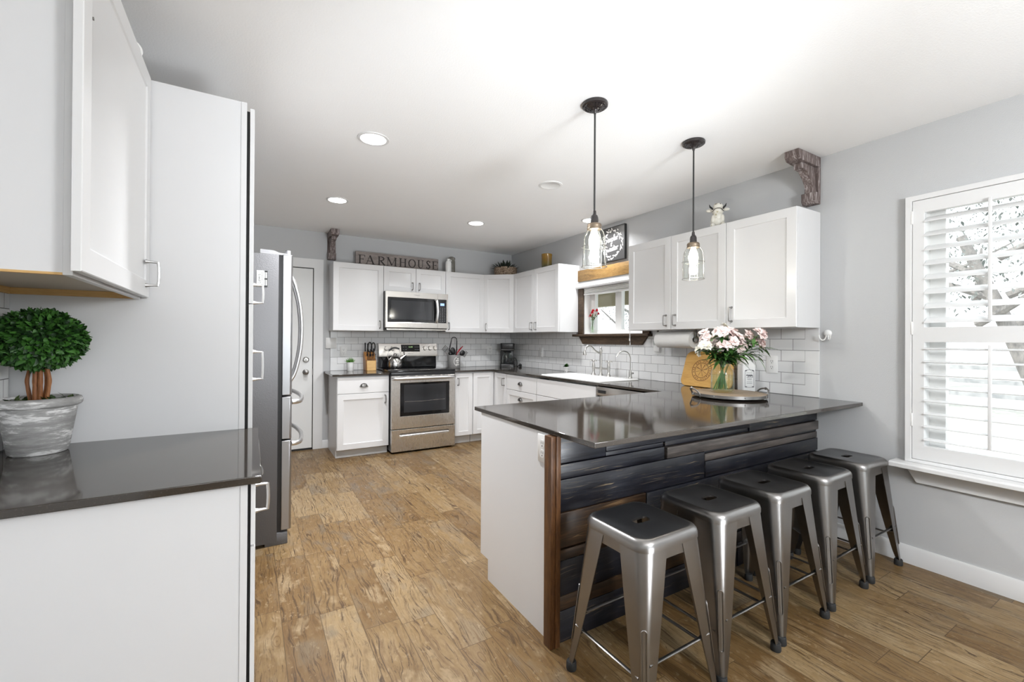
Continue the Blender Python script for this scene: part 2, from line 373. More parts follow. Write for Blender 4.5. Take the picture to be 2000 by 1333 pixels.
def special():
    # quartz worktop
    n = NT('dark_quartz'); v = n.obj(); f = n.noise(v, 260, 2, .6); g = n.noise(v, 5, 2)
    c = n.mix(n.math('GREATER_THAN', f, .64), (.034, .028, .023), (.066, .056, .047)); c = n.mix(n.math('MULTIPLY', g, .3), c, (.05, .042, .035)); M['top'] = n.set(c, n.math('MULTIPLY_ADD', n.noise(v, 12, 2), .05, .05), 0, .8)
    # fridge side: pebbled dark grey
    n = NT('fridge_grey_side'); v = n.obj(); n.bump(n.noise(v, 130, 2), .28, .003); M['fridge'] = n.set((.125, .125, .13), .42, .35, .5)
    # dark stone / concrete pot
    n = NT('whitewashed_concrete'); v = n.map(n.obj(), (5, 5, 26)); f = n.noise(v, 1.6, 5, .7)
    M['pot'] = n.set(n.ramp(f, [(.38, (.27, .265, .26)), (.53, (.38, .375, .37)), (.60, (.74, .735, .73))]), .85, 0, .2); n.bump(f, .2, .003)
    n = NT('grey_stoneware'); f = n.noise(n.obj(), 60, 3); M['crock'] = n.set(n.mix(f, (.20, .195, .19), (.27, .265, .26)), .6, 0, .3)
    n = NT('woven_seagrass'); v = n.map(n.obj(), (1, 1, 2.2)); f = n.noise(v, 55, 3, .6); M['weave'] = n.set(n.ramp(f, [(.35, (.07, .045, .028)), (.5, (.24, .17, .115)), (.66, (.48, .38, .28))]), .8); n.bump(f, .6, .006)
    n = NT('amber_candle_glass'); z = n.xyz(n.obj())[2]; c = n.ramp(n.math('MULTIPLY', z, 7.0), [(.15, (.055, .065, .035)), (.55, (.16, .11, .02)), (1, (.24, .13, .016))]); M['amber'] = n.set(c, .10, 0, .6)
    n = NT('grey_glaze'); f = n.noise(n.obj(), 18, 3); M['jug'] = n.set(n.ramp(f, [(.3, (.10, .095, .08)), (.7, (.24, .23, .20))]), .3, 0, .5)
    n = NT('speckled_white_glaze'); f = n.noise(n.obj(), 30, 3); M['cow'] = n.set(n.mix(n.math('GREATER_THAN', f, .66), (.72, .70, .63), (.5, .46, .33)), .25, 0, .5)
    # floor: wood-look plank tile, planks along y
    W_, L_ = .1545, .637
    n = NT('wood_plank_tile'); P = n.xyz(n.pos()); u = n.math('DIVIDE', n.math('ADD', P[0], 2.38), W_); ci = n.math('FLOOR', u)
    v = n.math('ADD', n.math('DIVIDE', P[1], L_), n.white(n.math('MULTIPLY_ADD', ci, 1.37, .5), '1D')); ri = n.math('FLOOR', v)
    fu = n.math('SUBTRACT', u, ci); fv = n.math('SUBTRACT', v, ri); idv = n.comb(ci, ri, 0.0); rnd = n.white(idv); rnd2 = n.white(n.comb(ri, ci, 7.3))
    du = n.math('MULTIPLY', n.math('MINIMUM', fu, n.math('SUBTRACT', 1.0, fu)), W_); dv = n.math('MULTIPLY', n.math('MINIMUM', fv, n.math('SUBTRACT', 1.0, fv)), L_)
    edge = n.math('LESS_THAN', n.math('MINIMUM', du, dv), .0016)
    gp = n.comb(n.math('MULTIPLY_ADD', rnd, 31.0, P[0]), n.math('MULTIPLY_ADD', rnd2, 17.0, P[1]), n.math('MULTIPLY', rnd, 9.0))
    warp = n.noise(n.map(gp, (5, 1.6, 1)), 1, 3, .55); wx = n.math('MULTIPLY_ADD', warp, .16, n.xyz(gp)[0]); gq = n.comb(wx, n.xyz(gp)[1], n.xyz(gp)[2])
    # knots: stretched cells bend the grain around them
    vk = n.new('ShaderNodeTexVoronoi', feature='F1'); n.link(n.map(gp, (7.0, 2.6, 1)), vk.inputs['Vector']); vk.inputs['Scale'].default_value = 1.0; kd = vk.outputs['Distance']
    rings = n.math('SINE', n.math('MULTIPLY_ADD', kd, 70.0, n.math('MULTIPLY', warp, 3.0)))
    grain = n.noise(n.map(gq, (58, 3.4, 1)), 1, 6, .72, .5); fine = n.noise(n.map(gq, (190, 7, 1)), 1, 3, .7); blot = n.noise(n.map(gp, (6.5, 3.2, 1)), 1, 4, .62); crack = n.noise(n.map(gq, (78, 3.6, 1)), 1, 5, .80, .8); speck = n.noise(n.map(gp, (40, 24, 1)), 1, 3, .7)
    base = n.ramp(n.math('MULTIPLY_ADD', rnd, .20, n.math('MULTIPLY', n.math('ADD', blot, grain), .42)), [(.26, (.060, .031, .011)), (.40, (.128, .072, .026)), (.53, (.205, .132, .058)), (.70, (.315, .232, .130))])
    base = n.mix(n.math('MULTIPLY', n.ramp(blot, [(.52, 0.0), (.64, 1.0)]), n.math('MULTIPLY', rnd2, .80)), base, (.120, .098, .073))
    base = n.mix(n.math('MULTIPLY', n.ramp(blot, [(.34, 1.0), (.44, 0.0)]), .55), base, (.37, .28, .165))
    base = n.mix(n.math('MULTIPLY', n.ramp(rings, [(.55, 0.0), (.95, 1.0)]), n.math('MULTIPLY', n.ramp(kd, [(.06, .9), (.20, 0.0)]), .8)), base, (.10, .052, .02))
    base = n.mix(n.ramp(grain, [(.51, 0.0), (.63, .75)]), base, (.115, .062, .024)); base = n.mix(n.ramp(crack, [(.54, 0.0), (.60, .92)]), base, (.055, .030, .013)); base = n.mix(n.ramp(fine, [(.53, 0.0), (.70, .5)]), base, (.12, .068, .028))
    base = n.mix(n.ramp(speck, [(.60, 0.0), (.72, .55)]), base, (.09, .055, .028)); base = n.mix(n.ramp(speck, [(.30, .35), (.40, 0.0)]), base, (.38, .30, .19))
    base = n.mix(n.math('MULTIPLY', edge, .85), base, (.075, .045, .02))
    h = n.math('SUBTRACT', n.math('MULTIPLY', grain, .5), n.math('MULTIPLY', edge, .8)); n.bump(h, .3, .003)
    M['floor'] = n.set(base, n.math('MULTIPLY_ADD', grain, .2, .30), 0, .25)
special()

def tile(name, ax, u0, wd, ht, off):
    n = NT(name); P = n.xyz(n.pos()); vv = n.comb(n.math('SUBTRACT', P[ax], u0), n.math('SUBTRACT', P[2], .901), 0.0)
    b = n.new('ShaderNodeTexBrick'); b.offset = off; b.offset_frequency = 2; b.squash = 1.0; n.link(vv, b.inputs['Vector'])
    b.inputs['Color1'].default_value = (.78, .78, .78, 1); b.inputs['Color2'].default_value = (.72, .725, .73, 1); b.inputs['Mortar'].default_value = (.15, .147, .145, 1)
    b.inputs['Scale'].default_value = 1.0; b.inputs['Mortar Size'].default_value = .0016; b.inputs['Mortar Smooth'].default_value = .1; b.inputs['Bias'].default_value = 0; b.inputs['Brick Width'].default_value = wd; b.inputs['Row Height'].default_value = ht
    n.bump(n.math('SUBTRACT', 1.0, b.outputs['Fac']), .35, .002)
    return n.set(b.outputs['Color'], n.math('MULTIPLY_ADD', b.outputs['Fac'], .5, .10), 0, .5)
M['tile_b'] = tile('subway_tile_back', 0, -2.399, .1585, .0787, .5)
M['tile_r'] = tile('subway_tile_right', 1, -3.977, .1585, .0787, .5)
M['tile_e'] = tile('subway_tile_edge_back', 0, -2.476, .2, .1575, 0)
M['tile_er'] = tile('subway_tile_edge_right', 1, -4.2, .3, .1575, 0)
# ------------------------------------------------------------------ the room
XL, YF, H = -3.995, -8.6, 2.517
b = B(); b.box(XL - .15, .15, YF - .15, .15, -.06, 0); struct('floor', b, M['floor'], smooth=0)
b = B(); b.box(XL - .15, .15, YF - .15, .15, H, H + .08); struct('ceiling', b, M['ceil'], smooth=0)
b = B(); b.box(XL - .15, .15, 0, .15, 0, H); struct('wall_back', b, M['wall'], smooth=0)
b = B(); b.box(XL - .15, XL, YF, 0, 0, H); struct('wall_left', b, M['wall'], smooth=0)
R_ = lambda u, v, n: (n, u, v)          # right wall: u = y, v = z, depth = x
b = B(); b.grid([YF, -5.78, -4.585, -2.53, -1.64, .15], [0, .615, 1.345, 1.86, 2.085, H], {(1, 1), (1, 2), (1, 3), (3, 2)}, R_, 0, .15); struct('wall_right', b, M['wall'], smooth=0)
b = B(); b.grid([XL - .15, -3.55, -.75, .15], [0, .35, 2.35, H], {(1, 1)}, lambda u, v, n: (u, n, v), YF, YF - .15); struct('wall_front', b, M['wall'], smooth=0)
for nm, loc, tgt, sx, sy in (('rear_window', (-2.15, YF - .16, 1.35), (-2.15, 0, 1.35), 2.8, 2.0), ('side_window', (.16, -5.18, 1.35), (-3, -5.18, 1.35), 1.2, 1.47), ('sink_window', (.16, -2.085, 1.6), (-3, -2.085, 1.6), .89, .52)):
    pl = light('portal_' + nm, 'AREA', loc, 1, (1, 1, 1), sx, sy, target=tgt); pl.data.cycles.is_portal = True
b = B(); b.box(-12, 8, -24, YF - .16, -.20, -.14); struct('bounce_ground', b, M['bounce_pale'], smooth=0)  # unseen ground added to bounce sunlight up to the ceiling
# baseboards
b = B(); b.prism([(0, 0), (-.014, 0), (-.014, .088), (-.008, .102), (0, .102)], lambda u, v, n: (u, n, v), YF, -4.07); struct('baseboard_right', b, M['trim'])
b = B(); b.prism([(0, 0), (-.014, 0), (-.014, .078), (-.008, .09), (0, .09)], lambda u, v, n: (n, u, v), -2.556, -2.478); struct('baseboard_back', b, M['trim'])
# rear window frame
b = B(); b.grid([-3.55, -3.47, -2.19, -2.11, -.83, -.75], [.35, .43, 2.27, 2.35], {(1, 1), (3, 1)}, lambda u, v, n: (u, n, v), YF - .03, YF - .09); wf = struct('window_3', b, M['trim'], smooth=0)
b = B(); b.box(-3.5, -.8, YF - .064, YF - .06, .4, 2.3); struct('pane', b, M['pane'], wf)

# exterior door in the back wall beside the fridge
b = B(); b.grid([-3.70, -3.585, -2.659, -2.556], [0, 2.09, 2.196], {(1, 0)}, lambda u, v, n: (u, n, v), 0, -.02)
dr = struct('door_1', b, M['trim'], bevel=.002)
b = B(); b.box(-3.573, -2.667, -.010, 0, .022, 2.081); obj('door_slab', b, M['door'], dr, bevel=.002)
b = B(); b.box(-3.585, -2.659, -.0035, 0, .0, 2.09); obj('door_gap', b, M['dark'], dr)
def rose(name, z, knob):
    b = B(); Mx = Matrix.Rotation(PI / 2, 3, 'X')
    p = [(0, 0), (.033, 0), (.033, .006), (.026, .012)] + ([(.013, .014), (.012, .035), (.022, .042), (.027, .054), (.024, .066), (.012, .071), (0, .072)] if knob else [(.022, .02), (.02, .024), (0, .025)])
    b.lathe(p, (-2.735, -.010, z), 24, Mx)
    if not knob: b.box(-2.739, -2.731, -.05, -.033, z - .015, z + .015, .002)
    obj(name, b, M['pewter'] if knob else M['nickel'], dr)
rose('deadbolt', 1.035, False); rose('door_knob', .894, True)
b = B(); b.box(-2.664, -2.656, -.024, -.004, .86, .93); obj('strike_plate', b, M['pewter'], dr)

# ------------------------------------------------------------------ backsplash tile
b = B(); b.box(-2.399, -.0, -.010, -.0005, .90, 1.385); bs = obj('tile_backsplash', b, M['tile_b'], smooth=0)
tag(bs, 'white subway tile backsplash on the back wall behind the stove and coffee maker', 'backsplash')
b = B(); b.box(-2.476, -2.399, -.010, -.0005, .90, 1.385); obj('edge_tiles', b, M['tile_e'], bs, smooth=0)
poly = [(-3.977, .9), (-.01, .9), (-.01, 1.385), (-1.512, 1.385), (-1.512, 1.318), (-2.646, 1.318), (-2.646, 1.385), (-3.977, 1.385)]
b = B(); b.prism(poly, R_, -.010, -.0005); bs = obj('tile_backsplash', b, M['tile_r'], smooth=0)
tag(bs, 'white subway tile backsplash on the right wall behind the sink and tray', 'backsplash')
b = B(); b.box(-.010, -.0005, -4.062, -3.977, .90, 1.385); obj('edge_tiles', b, M['tile_er'], bs, smooth=0)
b = B(); b.box(XL + .0005, XL + .010, -4.12, -3.385, .90, 1.424); bs = obj('tile_backsplash', b, M['tile_r'], smooth=0)
tag(bs, 'strip of white subway tile on the left wall behind the topiary', 'backsplash')

# ------------------------------------------------------------------ cabinet parts
def door_front(cab, name, O, U, N, w_, h, handle=None, t=.02, shaker=True, st=.06, mat=None, hmat=None):
    """O: lower left corner on the cabinet face seen from the front; handle = (kind, u, v, size)"""
    U, N = Vector(U), Vector(N); Mx = frame(O, U, (0, 0, 1), N); b = B(); e = .0022
    L = [(0, w_, 0, h, 0.0008), (0, w_, 0, h, t - e), (e, w_ - e, e, h - e, t)]
    if shaker: L += [(st, w_ - st, st, h - st, t), (st + .003, w_ - st - .003, st + .003, h - st - .003, t - .005), (st + .009, w_ - st - .009, st + .009, h - st - .009, t - .0075)]
    b.loft([[Mx @ Vector(p) for p in ((u0, v0, n), (u1, v0, n), (u1, v1, n), (u0, v1, n))] for u0, u1, v0, v1, n in L])
    d = obj(name, b, mat or M['cab'], cab, smooth=25)
    for hd in ([handle] if handle and not isinstance(handle, list) else handle or []):
        pull(d, Mx, t, hd, hmat)
    return d
def pull(d, Mx, t, hd, hmat=None):
    kind, u, v, s = hd; b = B()
    q = lambda a, c, n: Mx @ Vector((a, c, n))
    if kind in ('bar', 'hbar'):
        pr = .036
        e = (lambda k, n: q(u + k, v, n)) if kind == 'hbar' else (lambda k, n: q(u, v + k, n))
        for k in (-s / 2, s / 2):
            b.tube([e(k, t), e(k, t + .004), e(k * .985, t + .014), e(k * .96, t + pr)], [.0085, .0078, .0048, .0042], 10)
        b.tube([e(-s / 2 * 1.0, t + pr), e(-s / 4, t + pr + .002), e(0, t + pr + .0025), e(s / 4, t + pr + .002), e(s / 2 * 1.0, t + pr)], .0048, 8)
        obj('handle', b, hmat or M['pewter'], d)
    else:   # cup pull
        hw, hh, dp = s / 2, .018, .024; loops = []
        for i in range(9):
            a = PI * i / 8; loops.append([q(u - hw * math.cos(a), v + .016 - k * 0, 0) for k in (0,)])
        rows = []
        for j in range(6):
            ph = PI / 2 * j / 5
            rows.append([q(u - hw * math.cos(PI * i / 12) * (1 - .0 * j), v - hh + 2 * hh * math.cos(ph) * math.sin(PI * i / 12) ** .7, t + .001 + dp * math.sin(ph) * math.sin(PI * i / 12) ** .6) for i in range(13)])
        b.loft(rows, closed=False, cap=False)
        bmesh.ops.solidify(b.bm, geom=b.bm.faces[:], thickness=.002)
        b.tube([q(u - hw - .008, v - .016, t + .002), q(u - hw, v - .015, t + .002)], .005, 8); b.tube([q(u + hw + .008, v - .016, t + .002), q(u + hw, v - .015, t + .002)], .005, 8)
        obj('handle', b, hmat or M['pewter'], d)
EX, EY = (1, 0, 0), (0, 1, 0); NX, NY = (-1, 0, 0), (0, -1, 0)
ZB, ZT = 1.369, 2.144
def body_box(cab, x0, x1, y0, y1, z0, z1, name='body', mat=None):
    b = B(); b.box(x0, x1, y0, y1, z0, z1); return obj(name, b, mat or M['cab'], cab, bevel=.0015)

# ---- back wall, upper row
UB = -.283
def upper_back(x0, x1, z0, label, doors):
    c = thing('wall_cabinet', label, 'cabinet', ((x0 + x1) / 2, UB / 2, z0), 'white wall cabinets on the back wall')
    body_box(c, x0 + .0015, x1 - .0015, UB, -.001, z0, ZT)
    b = B(); b.box(x0 + .004, x1 - .004, UB - .0012, UB, z0 + .004, ZT - .004); obj('door_gap', b, M['dark'], c)
    for u0, u1, hd in doors: door_front(c, 'door', (u0 + .0018, UB - .0012, z0 + .002), EX, NY, u1 - u0 - .0036, ZT - z0 - .004, hd)
    return c
upper_back(-2.494, -1.934, ZB, 'white wall cabinet left of the microwave, beside the exterior door', [(-2.494, -1.934, ('bar', .515, .075, .085))])
upper_back(-1.934, -1.151, 1.845, 'short white two-door wall cabinet right above the microwave', [(-1.934, -1.541, ('bar', .345, .075, .085)), (-1.541, -1.151, ('bar', .04, .075, .085))])
upper_back(-1.151, -.605, ZB, 'white wall cabinet right of the microwave, above the utensil crock', [(-1.151, -.605, ('bar', .04, .075, .085))])
# diagonal corner cabinet
c = thing('wall_cabinet', 'white diagonal corner wall cabinet above the coffee maker', 'cabinet', (-.25, -.25, ZB), 'white wall cabinets on the back wall')
b = B(); b.prism([(-.6035, -.001), (-.001, -.001), (-.001, -.5615), (-.283, -.5615), (-.6035, -.283)], lambda u, v, n: (u, v, n), ZB, ZT); obj('body', b, M['cab'], c)
p0, p1 = Vector((-.6035, -.285, 0)), Vector((-.285, -.5615, 0)); du = (p1 - p0).normalized(); dn = Vector((du.y, -du.x, 0)); L_ = (p1 - p0).length
door_front(c, 'door', p0 + du * .004 + Vector((0, 0, ZB + .002)), du, dn, L_ - .008, ZT - ZB - .004, ('bar', .04, .075, .085))
# ---- right wall, upper rows (fronts face -x)
def upper_right(y0, y1, label, doors):
    c = thing('wall_cabinet', label, 'cabinet', (UB / 2, (y0 + y1) / 2, ZB), 'white wall cabinets on the right wall')
    body_box(c, UB, -.001, y1 + .0015, y0 - .0015, ZB, ZT)
    b = B(); b.box(UB - .0012, UB, y1 + .004, y0 - .004, ZB + .004, ZT - .004); obj('door_gap', b, M['dark'], c)
    for u0, u1, hd in doors: door_front(c, 'door', (UB - .0012, u0 - .0018, ZB + .002), NY, NX, u0 - u1 - .0036, ZT - ZB - .004, hd)
upper_right(-.5635, -1.5526, 'white two-door wall cabinet left of the sink window, under the amber candle', [(-.5635, -1.058, ('bar', .45, .075, .085)), (-1.058, -1.5526, ('bar', .045, .075, .085))])
upper_right(-2.6207, -3.5818, 'white two-door wall cabinet right of the sink window, above the paper towels', [(-2.6207, -3.0935, ('bar', .425, .075, .085)), (-3.0935, -3.5818, ('bar', .045, .075, .085))])
upper_right(-3.5818, -4.0666, 'single-door white wall cabinet at the right end, under the corbel', [(-3.5818, -4.0666, ('bar', .045, .10, .10))])

# ---- back wall base cabinet left of the stove
CT, CB = .90, .879; BF = -.60
def base_toe(c, x0, x1, y0, y1, z1=.10): b = B(); b.box(x0, x1, y0, y1, 0, z1); obj('toe_kick', b, M['toe'], c)
c = thing('base_cabinet', 'white base cabinet with a drawer over a door, left of the stove', 'cabinet', (-2.22, -.3, 0))
b = B(); b.prism([(0, 0), (-.545, 0), (-.545, .09), (BF, .09), (BF, CB), (0, CB)], lambda u, v, n: (n, u, v), -2.494, -1.947); obj('body', b, M['cab_in'], c)
base_toe(c, -2.49, -1.95, -.55, -.5451, .088)
door_front(c, 'door', (-2.491, BF, .093), EX, NY, .541, .592, ('bar', .50, .52, .085))
door_front(c, 'drawer', (-2.491, BF, .690), EX, NY, .541, .172, ('cup', .27, .088, .075), shaker=False)
# ---- narrow cabinet right of the stove and the corner cabinet
c = thing('base_cabinet', 'narrow white base cabinet just right of the stove', 'cabinet', (-1.03, -.3, 0))
body_box(c, -1.156, -.915, BF, -.001, .10, CB, mat=M['cab_in']); base_toe(c, -1.154, -.917, -.545, -.05)
door_front(c, 'door', (-1.150, BF, .103), EX, NY, .232, .760, ('bar', .035, .66, .085), st=.05)
c = thing('base_cabinet', 'white corner base cabinet with two doors meeting at the inner corner', 'cabinet', (-.35, -.45, 0))
b = B(); b.prism([(-.914, -.001), (-.001, -.001), (-.001, -.934), (-.60, -.934), (-.60, -.60), (-.914, -.60)], lambda u, v, n: (u, v, n), .10, CB); obj('body', b, M['cab_in'], c)
b = B(); b.prism([(-.91, -.05), (-.05, -.05), (-.05, -.93), (-.545, -.93), (-.545, -.545), (-.91, -.545)], lambda u, v, n: (u, v, n), 0, .10); obj('toe_kick', b, M['toe'], c)
door_front(c, 'door', (-.906, BF, .103), EX, NY, .284, .760, None, st=.055)
door_front(c, 'door', (-.60, -.640, .103), NY, NX, .290, .760, ('bar', .25, .66, .085), st=.055)
# ---- right run: drawer stack, sink cabinet
c = thing('base_cabinet', 'white drawer base cabinet between the corner and the sink', 'cabinet', (-.3, -1.26, 0))
body_box(c, -.60, -.001, -1.588, -.936, .10, CB, mat=M['cab_in']); base_toe(c, -.545, -.05, -1.586, -.938)
door_front(c, 'drawer', (-.60, -.940, .686), NY, NX, .645, .174, ('cup', .32, .09, .075), shaker=False)
door_front(c, 'drawer', (-.60, -.940, .395), NY, NX, .645, .286, ('cup', .32, .20, .075))
door_front(c, 'drawer', (-.60, -.940, .103), NY, NX, .645, .287, ('cup', .32, .20, .075))
c = thing('base_cabinet', 'white sink base cabinet with a plain false front under the sink', 'cabinet', (-.3, -2.07, 0))
b = B(); b.grid([-2.547, -2.53, -1.605, -1.590], [.10, .117, CB], {(1, 1)}, lambda u, v, n: (n, u, v), -.60, -.001); obj('body', b, M['cab_in'], c, smooth=0); base_toe(c, -.545, -.05, -2.545, -1.592)
door_front(c, 'false_front', (-.60, -1.595, .686), NY, NX, .945, .174, None, shaker=False)
door_front(c, 'door', (-.60, -1.595, .103), NY, NX, .470, .578, ('bar', .43, .5, .085)); door_front(c, 'door', (-.60, -2.068, .103), NY, NX, .472, .578, ('bar', .04, .5, .085))
# ---- dishwasher
c = thing('dishwasher', 'stainless steel dishwasher under the worktop right of the sink cabinet', 'dishwasher', (-.3, -2.86, 0))
body_box(c, -.58, -.01, -3.17, -2.552, .10, .868, mat=M['black']); base_toe(c, -.54, -.05, -3.165, -2.557)
b = B(); b.box(-.625, -.58, -3.166, -2.556, .11, .772, .004); obj('door', b, M['steel'], c)
b = B(); b.box(-.615, -.58, -3.166, -2.556, .772, .79); obj('handle_recess', b, M['black'], c)
b = B(); b.box(-.632, -.58, -3.166, -2.556, .79, .868, .004); obj('control_panel', b, M['steelh'], c)
b = B(); b.box(-.634, -.631, -2.68, -2.585, .812, .838); obj('latch', b, M['black'], c)

# ---- peninsula cabinet run and bar front
YPF, YPN, XPL = -3.297, -4.305, -2.193
c = thing('peninsula_cabinet', 'white peninsula base cabinet with a plain end panel facing the room', 'cabinet', (-1.1, -3.7, 0))
b = B(); b.prism([(-3.462, 0), (-4.014, 0), (-4.014, CB), (-3.376, CB), (-3.376, .108), (-3.462, .108)], lambda u, v, n: (n, u, v), -2.188, -2.165); obj('end_panel', b, M['cab'], c)
body_box(c, -2.1649, -.62, -4.0139, -3.40, .10, CB, mat=M['cab_in']); base_toe(c, -2.1649, -.62, -4.0139, -3.465)
xs = [-2.16, -1.66, -1.16, -.64]
for i in range(3): door_front(c, 'door', (xs[i + 1] - .003, -3.40, .105), NX, EY, xs[i + 1] - xs[i] - .006, .76, ('bar', .04, .66, .085))
c = thing('plank_bar_front', 'dark stained horizontal plank cladding on the stool side of the peninsula', 'cladding', (-1.1, -4.04, 0))
zs = [(0.0, .132, 'k'), (.135, .195, 'b'), (.198, .345, 'k'), (.348, .392, 'b'), (.397, .545, 'b'), (.55, .686, 'k'), (.691, .752, 'k'), (.757, .873, 'k')]
rows = {0: [(-2.165, -.9), (-.9, -.004)], 1: [(-2.165, -1.3), (-1.3, -.004)], 2: [(-2.165, -1.955), (-1.955, -.75), (-.75, -.004)], 3: [(-2.165, -1.6), (-1.6, -.004)], 4: [(-2.165, -1.64), (-1.64, -.004)]}
rnd = random.Random(3); b = B()
def plank(x0, x1, z0, z1, k, th=None):
    b.m = 'kbg'.index(k); th = th or rnd.uniform(.019, .026); b.box(x0 + .0015, x1 - .0015, -4.030 - th, -4.030, z0, z1, .0022)
alt = {0: 'kk', 1: 'bk', 2: 'kkk', 3: 'bb', 4: 'bk'}
for r, segs in rows.items():
    for i, (x0, x1) in enumerate(segs): plank(x0, x1, zs[r][0], zs[r][1], alt[r][i])
plank(-2.165, -1.199, .55, .686, 'k'); plank(-2.165, -1.515, .691, .752, 'k')
plank(-2.165, -1.901, .757, .873, 'k'); plank(-1.901, -.787, .757 + .02, .873, 'k'); plank(-.787, -.004, .752, .873, 'k')
plank(-1.505, -.01, .693, .748, 'g', .032); plank(-1.195, -.004, .676, .690, 'k', .015); plank(-1.195, -.004, .636, .674, 'g', .020); plank(-1.195, -.004, .552, .633, 'k', .024)
plank(-1.9, -1.52, .755, .774, 'k', .02); plank(-1.5, -.79, .75, .775, 'k', .014)
obj('planks', b, [M['pl_k'], M['pl_b'], M['pl_g']], c)
b = B(); b.box(-2.165, -.003, -4.030, -4.0145, 0, .876); obj('backing', b, M['dark'], c)
b = B(); b.box(-2.216, -2.192, -4.067, -4.017, 0, .878, .003); b.box(-2.1917, -2.168, -4.071, -4.017, 0, .878, .003); obj('corner_post', b, M['post'], c)

# ---- worktops (2 cm dark quartz)
b = B(); b.grid([-2.545, -1.949], [-.642, -.0105], set(), lambda u, v, n: (u, v, n), CB, CT); o = obj('worktop', b, M['top'], bevel=.0025)
tag(o, 'short dark quartz worktop left of the stove under the knife block', 'worktop')
us = [XPL, -1.165, -.642, -.60, -.135, -.0105]; vs = [YPN, YPF, -2.55, -1.69, -.642, -.0105]
solid = {(i, 0) for i in range(5)} | {(2, j) for j in range(1, 5)} | {(3, 1), (3, 3), (3, 4)} | {(4, j) for j in range(1, 5)} | {(1, 4)}
b = B(); b.grid(us, vs, {(i, j) for i in range(5) for j in range(5)} - solid, lambda u, v, n: (u, v, n), CB, CT); b.box(-.0105, 0, YPN, -4.063, CB, CT) ; o = obj('worktop', b, M['top'], bevel=.0025)
tag(o, 'long dark quartz worktop running past the sink and out over the peninsula', 'worktop')
b = B(); b.box(XL + .0105, -3.252, -4.142, -3.3815, CB, CT); o = obj('worktop', b, M['top'], bevel=.0025)
tag(o, 'dark quartz worktop in the left foreground under the topiary', 'worktop')

# ---- left foreground: base cabinet, tall pantry, wall cabinet
c = thing('base_cabinet', 'white base cabinet in the left foreground with a plain side panel', 'cabinet', (-3.65, -3.75, 0))
b = B(); b.box(XL + .001, -3.303, -4.118, -3.383, .0, CB - .0005); obj('body', b, M['cab_in'], c)
b = B(); b.box(-3.3035, -3.286, -4.121, -3.383, .0, CB - .0005); obj('face_frame', b, M['cab'], c, bevel=.001)
b = B(); b.box(-3.286, -3.279, -4.10, -3.40, .02, CB - .01); obj('door_gap', b, M['dark'], c)
door_front(c, 'drawer', (-3.279, -4.116, .704), EY, (1, 0, 0), .725, .168, [('bar', .22, .06, .085), ('cup', .22, .155, .06)], shaker=False, t=.012, hmat=M['satin'])
door_front(c, 'door', (-3.279, -4.116, .10), EY, (1, 0, 0), .36, .598, None, t=.012); door_front(c, 'door', (-3.279, -3.752, .10), EY, (1, 0, 0), .36, .598, None, t=.012)
c = thing('pantry_cabinet', 'tall white pantry cabinet between the left worktop and the fridge', 'cabinet', (-3.65, -3.1, 0))
body_box(c, XL + .001, -3.322, -3.381, -2.80, 0, 2.268, mat=M['cab_in'])
b = B(); b.box(-3.322, -3.301, -3.383, -2.80, 0, 2.268); obj('face_frame', b, M['cab'], c, bevel=.001)
b = B(); b.box(-3.301, -3.290, -3.365, -2.82, .1, 2.24); obj('door_gap', b, M['dark'], c)
door_front(c, 'door', (-3.290, -3.38, 1.426), EY, (1, 0, 0), .57, .822, ('bar', .05, .045, .078), t=.017, hmat=M['satin'])
door_front(c, 'door', (-3.290, -3.38, .10), EY, (1, 0, 0), .57, 1.322, ('bar', .05, 1.06, .12), t=.017, hmat=M['satin'])
c = thing('wall_cabinet', 'white wall cabinet hanging over the left worktop above the topiary', 'cabinet', (-3.8, -3.75, 1.424), None)
b = B(); b.box(XL + .001, -3.66, -4.118, -3.384, 1.449, 2.262); b.box(XL + .001, -3.66, -4.118, -4.104, 1.43, 1.449); obj('body', b, M['cab_in'], c)
b = B(); b.box(-3.66, -3.642, -4.121, -3.384, 1.424, 2.266); obj('face_frame', b, M['cab'], c, bevel=.001)
b = B(); b.box(XL + .001, -3.66, -4.1179, -3.384, 1.4462, 1.4485); obj('bottom_panel', b, M['under'], c)
b = B(); b.box(XL + .001, -3.66, -4.1179, -4.104, 1.4245, 1.43); b.box(XL + .001, XL + .016, -4.104, -3.384, 1.4245, 1.446); b.box(XL + .016, -3.66, -3.400, -3.384, 1.4245, 1.446); obj('bottom_rail', b, M['pine'], c)
b = B(); b.box(-3.642, -3.634, -4.11, -3.39, 1.45, 2.25); obj('door_gap', b, M['dark'], c)
door_front(c, 'door', (-3.634, -4.17, 1.430), EY, (1, 0, 0), .78, .838, ('bar', .71, .085, .088), t=.019, hmat=M['satin'])
b = B(); b.tube([(-3.6155, -4.105, 2.05), (-3.613, -4.105, 2.05)], .004, 10); obj('screw', b, M['pewter'], c)
